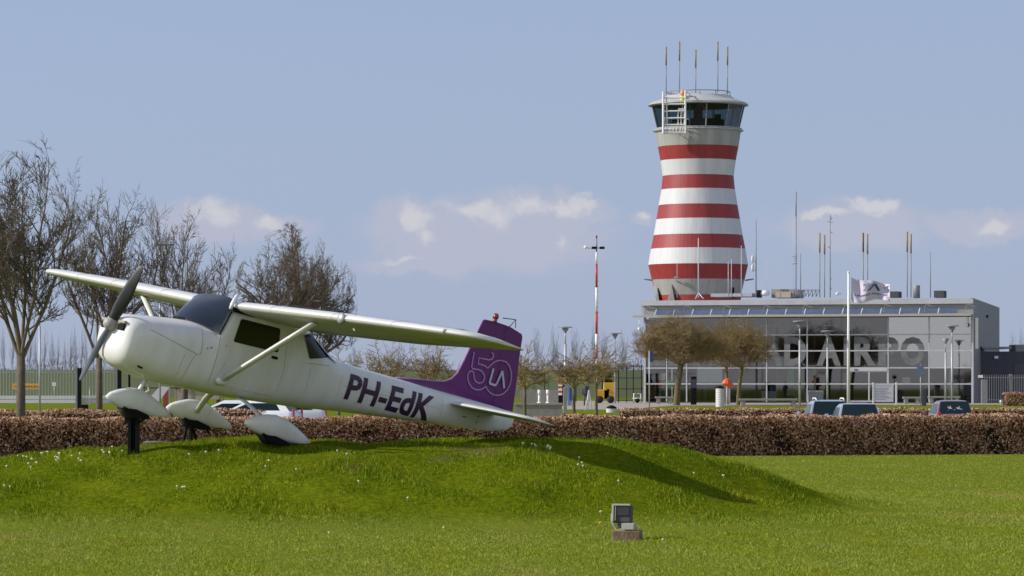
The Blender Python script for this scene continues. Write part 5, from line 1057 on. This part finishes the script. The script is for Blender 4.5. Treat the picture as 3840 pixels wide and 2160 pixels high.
def cyl(name, label, cat, px, y0, r, Y, m, lid=None):
    o = thing(name, label, cat, (X(px, Y), Y, 0)); h = Z(y0, Y); q = MB(); prof = [(r * .97, 0)]
    for k in range(8): prof += [(r, h * (k + .15) / 8), (r, h * (k + .9) / 8), (r * .95, h * (k + .95) / 8)]
    prof.append((r, h)); q.lathe(prof, n=20); q.build('drum', m, o)
    if lid: q = MB(); q.lathe([(r * 1.02, h), (r * .95, h + .08), (r * .4, h + .18), (.02, h + .2)], n=20); q.build('lid', lid, o)
    return o
cyl('litter_bin', 'tall ribbed white litter bin with a black lid beside the middle umbrella tree', 'litter bin', 2700, 1457, .31, 248, mat('bin_white', (.55, .52, .53), .6, var=.15), M['black'])
cyl('litter_bin', 'low white drum with a black top, just above the hedge left of the terminal', 'litter bin', 2293, 1532, .31, 205, mat('drum_white', (.6, .58, .54), .6, var=.1), M['black'])
o = thing('umbrella', 'orange folded parasol behind the middle umbrella tree', 'parasol', (X(2726, 278), 278, 0)); q = MB(); q.lathe([(.04, Z(1456, 278)), (.30, Z(1448, 278)), (.38, Z(1438, 278)), (.22, Z(1424, 278)), (.03, Z(1418, 278))], (0, 0, 0), n=9, smooth=False); q.v = [(a * 1.2 + (.25 if c_ < Z(1440, 278) else 0), b2, c_) for a, b2, c_ in q.v]; q.build('canopy', M['orange'], o); q = MB(); q.tube([(0, 0, 0), (0, 0, Z(1450, 278))], .03, 6); q.build('pole', M['white'], o)
def totem(name, label, cat, p0, p1, y0, Y, m, dep=.3, base=0):
    o = thing(name, label, cat, (X(p0, Y), Y, base)); q = MB(); q.box(0, X(p1, Y) - X(p0, Y), 0, dep, 0, Z(y0, Y) - base); q.build('body', m, o, bevel=.02); return o
totem('cabinet', 'slim white cabinet right of the ribbed bin', 'cabinet', 2722, 2738, 1456, 280, M['board_white'])
o = totem('information_pillar', 'tall black pillar with slanted top between the two tree trunks', 'pillar', 2591, 2612, 1412, 272, M['black']); q = MB(); q.box(.02, .4, -.02, -.005, Z(1412, 272) - .9, Z(1412, 272) - .2); q.build('display_panel', M['screen_blue'], o)
totem('bollard', 'dark blue square bollard right of the notice board', 'bollard', 3457, 3474, 1458, 262, M['annex'])
totem('electric_cabinet', 'grey electric cabinet by the palisade fence at the terminal corner', 'cabinet', 3680, 3704, 1424, 289, M['antenna_grey'])
YB = 270; o = thing('notice_board', 'large white notice board before the terminal entrance', 'notice board', (X(3272, YB), YB, 0)); W = X(3364, YB) - X(3272, YB)
q = MB(); q.box(.1, W - .28, 0, .05, .25, Z(1438, YB)); bd = q.build('panel', M['board_white'], o)
for a, b2 in ((0, .08), (W - .15, W)): q = MB(); q.box(a, b2, -.03, .08, 0, Z(1434, YB)); q.build('leg', M['white'], o)
q = MB(); vs_, fs_ = textmb('Lelystad Airport', 1, .001, .0); vs_ = fit_text(vs_, .35, W - .5, Z(1449, YB), Z(1444, YB)); q.add([(a, -.012 - c_, b2) for a, b2, c_ in vs_], fs_)
random.seed(9)
for k in range(8): z_ = Z(1456 + k * 6, YB); q.box(.2, .2 + random.uniform(.8, 1.3), -.012, -.008, z_ - .015, z_ + .015)
q.build('lettering', mat('board_ink', (.16, .15, .22), .6, var=.1), bd)
def signpost(name, label, px, y0, y1, Y, p0, p1, ys0, ys1, m, r=.03):
    o = thing(name, label, 'sign', (X(px, Y), Y, 0)); q = MB(); q.tube([(0, 0, 0), (0, 0, Z(y0, Y))], r, 8); q.build('pole', M['galv'], o); q = MB(); q.box(X(p0, Y) - X(px, Y), X(p1, Y) - X(px, Y), -.06, -.03, Z(ys1, Y), Z(ys0, Y)); q.build('plate', m, o); return o
signpost('road_sign', 'tall thin pole with a narrow blue sign left of the umbrella tree', 2435, 1315, 1535, 225, 2437, 2450, 1315, 1357, M['sign_blue'], .04)
signpost('road_sign', 'thin pole with a dull blue sign before the pale windows, above the bollard', 3452, 1366, 1512, 265, 3438, 3464, 1370, 1408, mat('sign_dull', (.13, .17, .28), .5, var=.15))
signpost('road_sign', 'small white round-plate sign on a pole behind the gate at the left', 203, 1432, 1500, 300, 196, 210, 1434, 1448, M['white'])
o = thing('banner_sign', 'long orange-yellow sign behind the gate and the thick tree trunk', 'sign', (X(47, 300), 300, 0)); W = X(151, 300) - X(47, 300); q = MB(); q.box(0, W, 0, .05, Z(1460, 300), Z(1438, 300)); pl = q.build('plate', M['sign_yellow'], o)
for x in (.2, W - .2): q = MB(); q.box(x, x + .06, .06, .1, 0, Z(1434, 300)); q.build('leg', M['antenna_grey'], o)
q = MB(); random.seed(4)
for k in range(14): x = .15 + k * .16; q.box(x, x + random.uniform(.08, .13), -.02, -.005, Z(1452, 300), Z(1446, 300))
q.build('sign_writing', mat('sign_brown', (.28, .1, .01), .6, var=.1), pl)
signpost('marker_post', 'thin pale marker post in front of the black gate post', 336, 1450, 1520, 226, 334, 338, 1450, 1462, M['galv'], .025)
# bits under the aircraft nose, between wheels and hedge
o = thing('information_board', 'tilted blue-grey information board seen under the aircraft nose', 'board', (X(575, 215), 215, 0)); q = MB()
q.add([(X(a, 215) - X(575, 215), dy, Z(c_, 215)) for dy in (0, .05) for a, c_ in ((600, 1448), (636, 1452), (596, 1506), (562, 1490))], [(0, 1, 2, 3), (4, 5, 6, 7), (0, 1, 5, 4), (1, 2, 6, 5), (2, 3, 7, 6), (3, 0, 4, 7)]); q.build('panel', M['board_white'], o); q = MB(); q.tube([(.35, .1, 0), (.35, .1, Z(1480, 215))], .04, 6); q.build('leg', M['antenna_grey'], o)
o = thing('brick_pillar', 'small red brick pillar between the nose wheel and far wheel fairings', 'pillar', (X(612, 225), 225, 0)); q = MB(); q.box(0, X(632, 225) - X(612, 225), 0, .4, 0, Z(1462, 225)); q.build('shaft', mat('brick_red', (.30, .07, .05), .8, var=.4, vscale=8), o); q = MB(); q.box(.35, .45, -.02, .42, 0, Z(1455, 225)); q.build('edge_post', M['beige'], o)
o = thing('shed', 'small beige shed wall seen under the aircraft belly', 'shed', (X(655, 250), 250, 0)); q = MB(); q.box(0, X(724, 250) - X(655, 250), 0, 1.5, 0, Z(1455, 250)); q.build('wall', M['beige'], o); q = MB(); q.box(-.1, X(740, 250) - X(655, 250), -.1, 1.6, Z(1455, 250), Z(1445, 250)); q.build('roof', M['antenna_grey'], o)
o = thing('low_roof_shelter', 'low pale-roofed shelter seen above the far wheel fairing', 'shelter', (X(722, 262), 262, 0)); q = MB(); q.box(0, X(822, 262) - X(722, 262), 0, 2, Z(1498, 262), Z(1486, 262)); q.build('roof', M['beige'], o); q = MB(); q.box(.05, .2, .1, 1.9, 0, Z(1498, 262)); q.box(1.8, 1.95, .1, 1.9, 0, Z(1498, 262)); q.build('wall', M['interior_dark'], o)
# yellow machine, bollards, panel by the gate
YV = 292; o = thing('tow_tractor', 'yellow airport tractor behind the small trees', 'tractor', (X(2240, YV), YV, 0)); s_ = YV / F
q = MB(); q.box(0, 46 * s_, 0, 1.4, .35, 1.15); q.box(24 * s_, 66 * s_, 0, 1.4, .35, 1.75); q.build('body', M['yellow'], o, bevel=.05)
q = MB(); q.box(28 * s_, 58 * s_, .1, 1.3, 1.75, 2.0); q.box(30 * s_, 54 * s_, .2, 1.2, 2.0, 2.5); q.build('cab', M['black'], o, bevel=.03)
for x in (8 * s_, 50 * s_): q = MB(); q.lathe([(.05, -.1), (.3, -.1), (.32, 0), (.3, .1), (.05, .1)], (x, -.02, .32), n=16, axis='y'); q.build('wheel', M['rubber'], o)
q = MB(); q.lathe([(.02, -.03), (.12, -.03), (.12, .03), (.02, .03)], (40 * s_, -.03, 1.1), n=10, axis='y'); q.build('lamp', M['black'], o)
for px, lb in ((2022, 'left white T-shaped bollard before the grey wall'), (2054, 'right white T-shaped bollard before the grey wall')):
    Yb = 280; o = thing('bollard', lb, 'bollard', (X(px, Yb), Yb, 0)); q = MB(); q.tube([(0, 0, 0), (0, 0, .75)], .09, 8); q.tube([(0, 0, .75), (0, 0, Z(1462, Yb))], .12, 8); q.build('stem', M['white'], o); q = MB(); q.lathe([(.24, 0), (.2, .12), (.08, .2)], n=12); q.build('foot', M['white'], o)
o = thing('striped_pillar', 'red and white striped pillar with a dark side, right of the concrete wall', 'pillar', (X(2094, 262), 262, 0)); W = X(2108, 262) - X(2094, 262)
for k in range(6): q = MB(); q.box(0, W, 0, .3, Z(1472, 262) + k * .17 - .2, Z(1472, 262) + (k + 1) * .17 - .2); q.build('stripe_block', M['red'] if k % 2 else M['white'], o)
q = MB(); q.box(W, W * 1.7, 0, .3, 0, Z(1440, 262)); q.box(0, W, .02, .28, 0, Z(1472, 262) - .2); q.build('side_panel', M['black'], o)
o = totem('service_cabinet', 'blue and white cabinet just left of the small tree trunk', 'cabinet', 2128, 2144, 1444, 262, mat('cab_blue', (.12, .22, .42), .5, var=.2)); q = MB(); q.box(X(2136, 262) - X(2128, 262), X(2145, 262) - X(2128, 262), -.03, -.005, .4, Z(1450, 262)); q.build('side_door', M['sign_blue'], o)
totem('gate_pillar', 'grey concrete gate pillar in front of the blue cabinet', 'pillar', 2112, 2126, 1452, 200, M['concrete'])
o = thing('person', 'person in dark blue clothing and yellow cap standing by the folding sign', 'person', (X(2196, 262), 262, 0))
def person(o, h=1.75):
    q = MB(); q.smooth = True
    for s in (-1, 1):
        q.tube([(s * .09, 0, .06), (s * .095, 0, .45), (s * .09, 0, .85)], [.05, .06, .085], 8); q.tube([(s * .1, -.10, .03), (s * .1, .05, .05)], [.035, .045], 6)
        q.tube([(s * .19, 0, 1.40), (s * .25, -.02, 1.12), (s * .23, -.08, .85)], [.055, .045, .035], 8)
    q.loft([[(w_ * math.cos(t_), d_ * math.sin(t_), z_) for t_ in [2 * math.pi * i / 14 for i in range(14)]] for z_, w_, d_ in ((.80, .15, .11), (.95, .17, .12), (1.15, .16, .11), (1.35, .21, .12), (1.45, .18, .10), (1.50, .06, .06))]); q.build('body', M['annex'], o)
    q = MB(); q.lathe([(.045, 1.48), (.05, 1.53), (.075, 1.57), (.088, 1.65), (.08, 1.72), (.04, 1.77), (.005, 1.78)], n=12); q.build('head', mat('skin', (.45, .27, .2), .6, var=.05), o); q = MB(); q.lathe([(.095, 1.67), (.095, 1.73), (.05, 1.80), (.005, 1.81)], n=12); q.box(-.07, .07, -.16, -.08, 1.67, 1.69); q.build('cap', M['sign_yellow'], o)
person(o)
o = thing('folding_sign', 'pale folding stand sign leaning above the hedge, left of the yellow tractor', 'sign', (X(2208, 215), 215, 0)); q = MB(); q.tube([(-.22, 0, 0), (0, 0, Z(1462, 215))], .03, 4); q.tube([(.22, 0, 0), (0, 0, Z(1462, 215))], .03, 4); q.tube([(-.05, .5, 0), (0, 0, Z(1462, 215))], .03, 4); q.tube([(-.12, 0, .6), (.12, 0, .6)], .02, 4); q.build('frame', M['board_white'], o)
# palisade warning plate
o = thing('warning_sign', 'small white sign plate on the palisade fence beside the terminal corner', 'sign', (X(3677, 285), 285, Z(1412, 285))); q = MB(); q.box(-.2, .2, -.02, .0, -.1, .12); q.build('plate', M['white'], o)
o = thing('garden_light', 'small white ground light on the lawn near the short hedge block', 'lamp', (X(3753, 268), 268, 0)); q = MB(); q.lathe([(.05, 0), (.05, .2), (.1, .25), (.08, .38), (.02, .4)], n=10); q.build('lamp', M['white'], o)
o = thing('pipe_stand', 'small white pipework stand at the left foot of the terminal', 'stand', (X(2390, 296), 296, 0)); q = MB(); q.tube([(-.3, 0, .1), (-.3, 0, .8), (.3, 0, .8), (.3, 0, .1)], .05, 6); q.tube([(-.4, 0, .4), (.4, 0, .4)], .05, 6); q.build('pipe_frame', M['white'], o); q = MB(); q.lathe([(.02, -.1), (.2, -.05), (.2, .05), (.02, .1)], (0, -.1, .2), n=10, axis='y'); q.build('disc', M['black'], o)

# ------------------------------------------------------------------ cars
def car(label, px, Y, paint, rz=0, h=1.47, w_=1.7, L=4.2, z0=-.40, extra=None, wagon=False, rack=False):
    """local y runs from the rear bumper (0) forward"""
    o = thing('parked_car', label, 'car', (X(px, Y), Y, z0), rz, 'cars in the car park'); W = w_ / 2
    # stations: y, belt z, roof z, half width at belt, half width at roof
    st = [(0, .55, .86, W * .86, W * .80), (.05, .50, .92, W * .93, W * .84), (.25, .45, .98, W * .98, W * .86), (1.2, .42, .98, W, W * .90), (L * .66, .42, .94, W, W * .90), (L * .86, .45, .86, W * .97, W * .84), (L * .97, .5, .74, W * .90, W * .75), (L, .52, .66, W * .82, W * .7)]
    q = MB(); q.smooth = True
    q.loft([[(-a, y, .24), (-a * 1.0, y, .5), (-a, y, z1 - .14), (-b2, y, z1), (-b2 * .5, y, z1 + .02), (b2 * .5, y, z1 + .02), (b2, y, z1), (a, y, z1 - .14), (a, y, .5), (a, y, .24)] for y, zb2, z1, a, b2 in st]); body_ = q.build('body', paint, o, sharp=40)
    r0_, r1_ = (.12, .42) if wagon else (.18, .62); f0, f1 = L * .48, L * .72
    def gh(k, z_): return None
    q = MB(); q.smooth = True; rw = W * .70; bw = W * .87
    ring = lambda y, zr, wr, wb: [(-wb, y, .95), (-wr * 1.05, y, zr - .10), (-wr * .92, y, zr - .02), (-wr * .5, y, zr + .015), (wr * .5, y, zr + .015), (wr * .92, y, zr - .02), (wr * 1.05, y, zr - .10), (wb, y, .95)]
    q.loft([[(a, r0_ if c_ < 1 else r0_ + (r1_ - r0_) * min(1, (c_ - .95) / (h - .95)), c_) for a, y, c_ in ring(0, h - .04, rw, bw)], ring(r1_ + .4, h, rw, bw), ring(f0, h - .01, rw, bw), [(a, f1 if c_ < 1 else f1 + (f0 - f1) * min(1, (c_ - .95) / (h - .95)), c_) for a, y, c_ in ring(0, h - .03, rw, bw)]], closed=True); cab = q.build('cabin', paint, o, sharp=35)
    def slant(y0, y1, wb, wt, zb2, zt_, off): return [(-wb, y0 + off, zb2), (wb, y0 + off, zb2), (wt, y1 + off, zt_), (-wt, y1 + off, zt_)]
    for nm, y0, y1, off in (('rear_window', r0_, r1_, -.015), ('windshield', f1, f0, .015)):
        k0, k1 = (.05, .93); q = MB(); q.add(slant(y0 + (y1 - y0) * k0, y0 + (y1 - y0) * k1, bw * .90, rw * .93, .95 + (h - .95) * k0, .95 + (h - .95) * k1, off), [(0, 1, 2, 3)]); gl_ = q.build(nm, M['car_glass'], o)
        if extra and nm == 'rear_window': extra(gl_, y0 + (y1 - y0) * .45 - .03)
    for s in (-1, 1):
        q = MB(); q.add([(s * (bw + .004), r0_ + .45, 1.0), (s * (bw + .004), f1 - .25, 1.0), (s * (rw * 1.05 + .012), f0 + .05, h - .14), (s * (rw * 1.05 + .012), r1_ + .2, h - .14)], [(0, 1, 2, 3)]); q.build('side_window', M['car_glass'], o)
        q = MB(); q.box(s * W * .80 - .07, s * W * .80 + .07, -.02, .06, .66, 1.05); q.build('tail_light', M['tail_light'], o, bevel=.02)
        q = MB(); q.box(s * W * .72 - .14, s * W * .72 + .14, L - .16, L - .0, .58, .72); q.build('headlight', M['white'], o, bevel=.02)
        q = MB(); q.box(min(s * W, s * (W + .14)), max(s * W, s * (W + .14)), f1 - .35, f1 - .22, .95, 1.08); q.build('mirror', paint, o, bevel=.03)
        if rack: q = MB(); q.tube([(s * rw * .8, r1_ + .1, h + .01), (s * rw * .82, r1_ + .3, h + .07), (s * rw * .82, f0 - .2, h + .07), (s * rw * .8, f0, h + .01)], .025, 6); q.build('roof_rail', M['white'], o)
        for y in (.75, L - .8):
            q = MB(); q.lathe([(.02, -.1), (.3, -.1), (.32, -.05), (.32, .05), (.3, .1), (.02, .1)], (0, 0, 0), n=20, axis='x'); q.v = [(a + s * (W - .08), b2 + y, c_ + .32) for a, b2, c_ in q.v]; wh = q.build('wheel', M['rubber'], o)
            q = MB(); q.lathe([(.02, -.11), (.2, -.11), (.2, .11), (.02, .11)], (0, 0, 0), n=14, axis='x'); q.v = [(a + s * (W - .08), b2 + y, c_ + .32) for a, b2, c_ in q.v]; q.build('rim', M['steel'], wh)
    q = MB(); q.box(-.26, .26, -.03, .0, .62, .74); q.build('number_plate', M['sign_yellow'], o)
    q = MB(); q.tube([(0, f0 - .2, h), (0, f0 - .5, h + .22)], .006, 4); q.build('aerial', M['black'], o)
    return o
def stickers(par, y):
    q = MB()
    for (cx_, cz_, r) in ((-.2, 1.20, .11), (.14, 1.17, .12), (-.02, 1.10, .07), (.26, 1.12, .07), (-.28, 1.08, .07)):
        pts = []
        for i in range(20): t_ = 2 * math.pi * i / 20; rr2 = r * (.62 + .38 * math.cos(5 * t_)); pts.append((cx_ + rr2 * math.cos(t_), y - .03 + (cz_ - 1.12) * .4, cz_ + rr2 * math.sin(t_)))
        q.add(pts + [(cx_, y - .03 + (cz_ - 1.12) * .4, cz_)], [(i, (i + 1) % 20, 20) for i in range(20)])
    q.build('flower_sticker', M['white'], par)
car('pale blue estate car with roof rails, left of the two parked before the entrance', 3118, 124, M['car_blue'], rack=True, w_=1.75, wagon=True, h=1.5, z0=-.33)
car('silver hatchback parked close beside the pale blue estate, right of it', 3228, 118, M['car_silver'], h=1.46, z0=-.36, w_=1.68)
car('dark red hatchback with white flower stickers on its rear window', 3585, 134, M['car_red'], extra=stickers, h=1.5, w_=1.62, z0=-.39)
car('white car seen beside the near main gear leg, leftmost of the white cars', 1015, 152, M['car_white'], rz=R(90), h=1.42)
car('white car with dark side glass between the two trunks under the aircraft belly', 1118, 150, M['car_white'], rz=R(78), h=1.45)
car('white car under the registration letters, just right of the second trunk', 1222, 153, M['car_white'], rz=R(95), h=1.43)
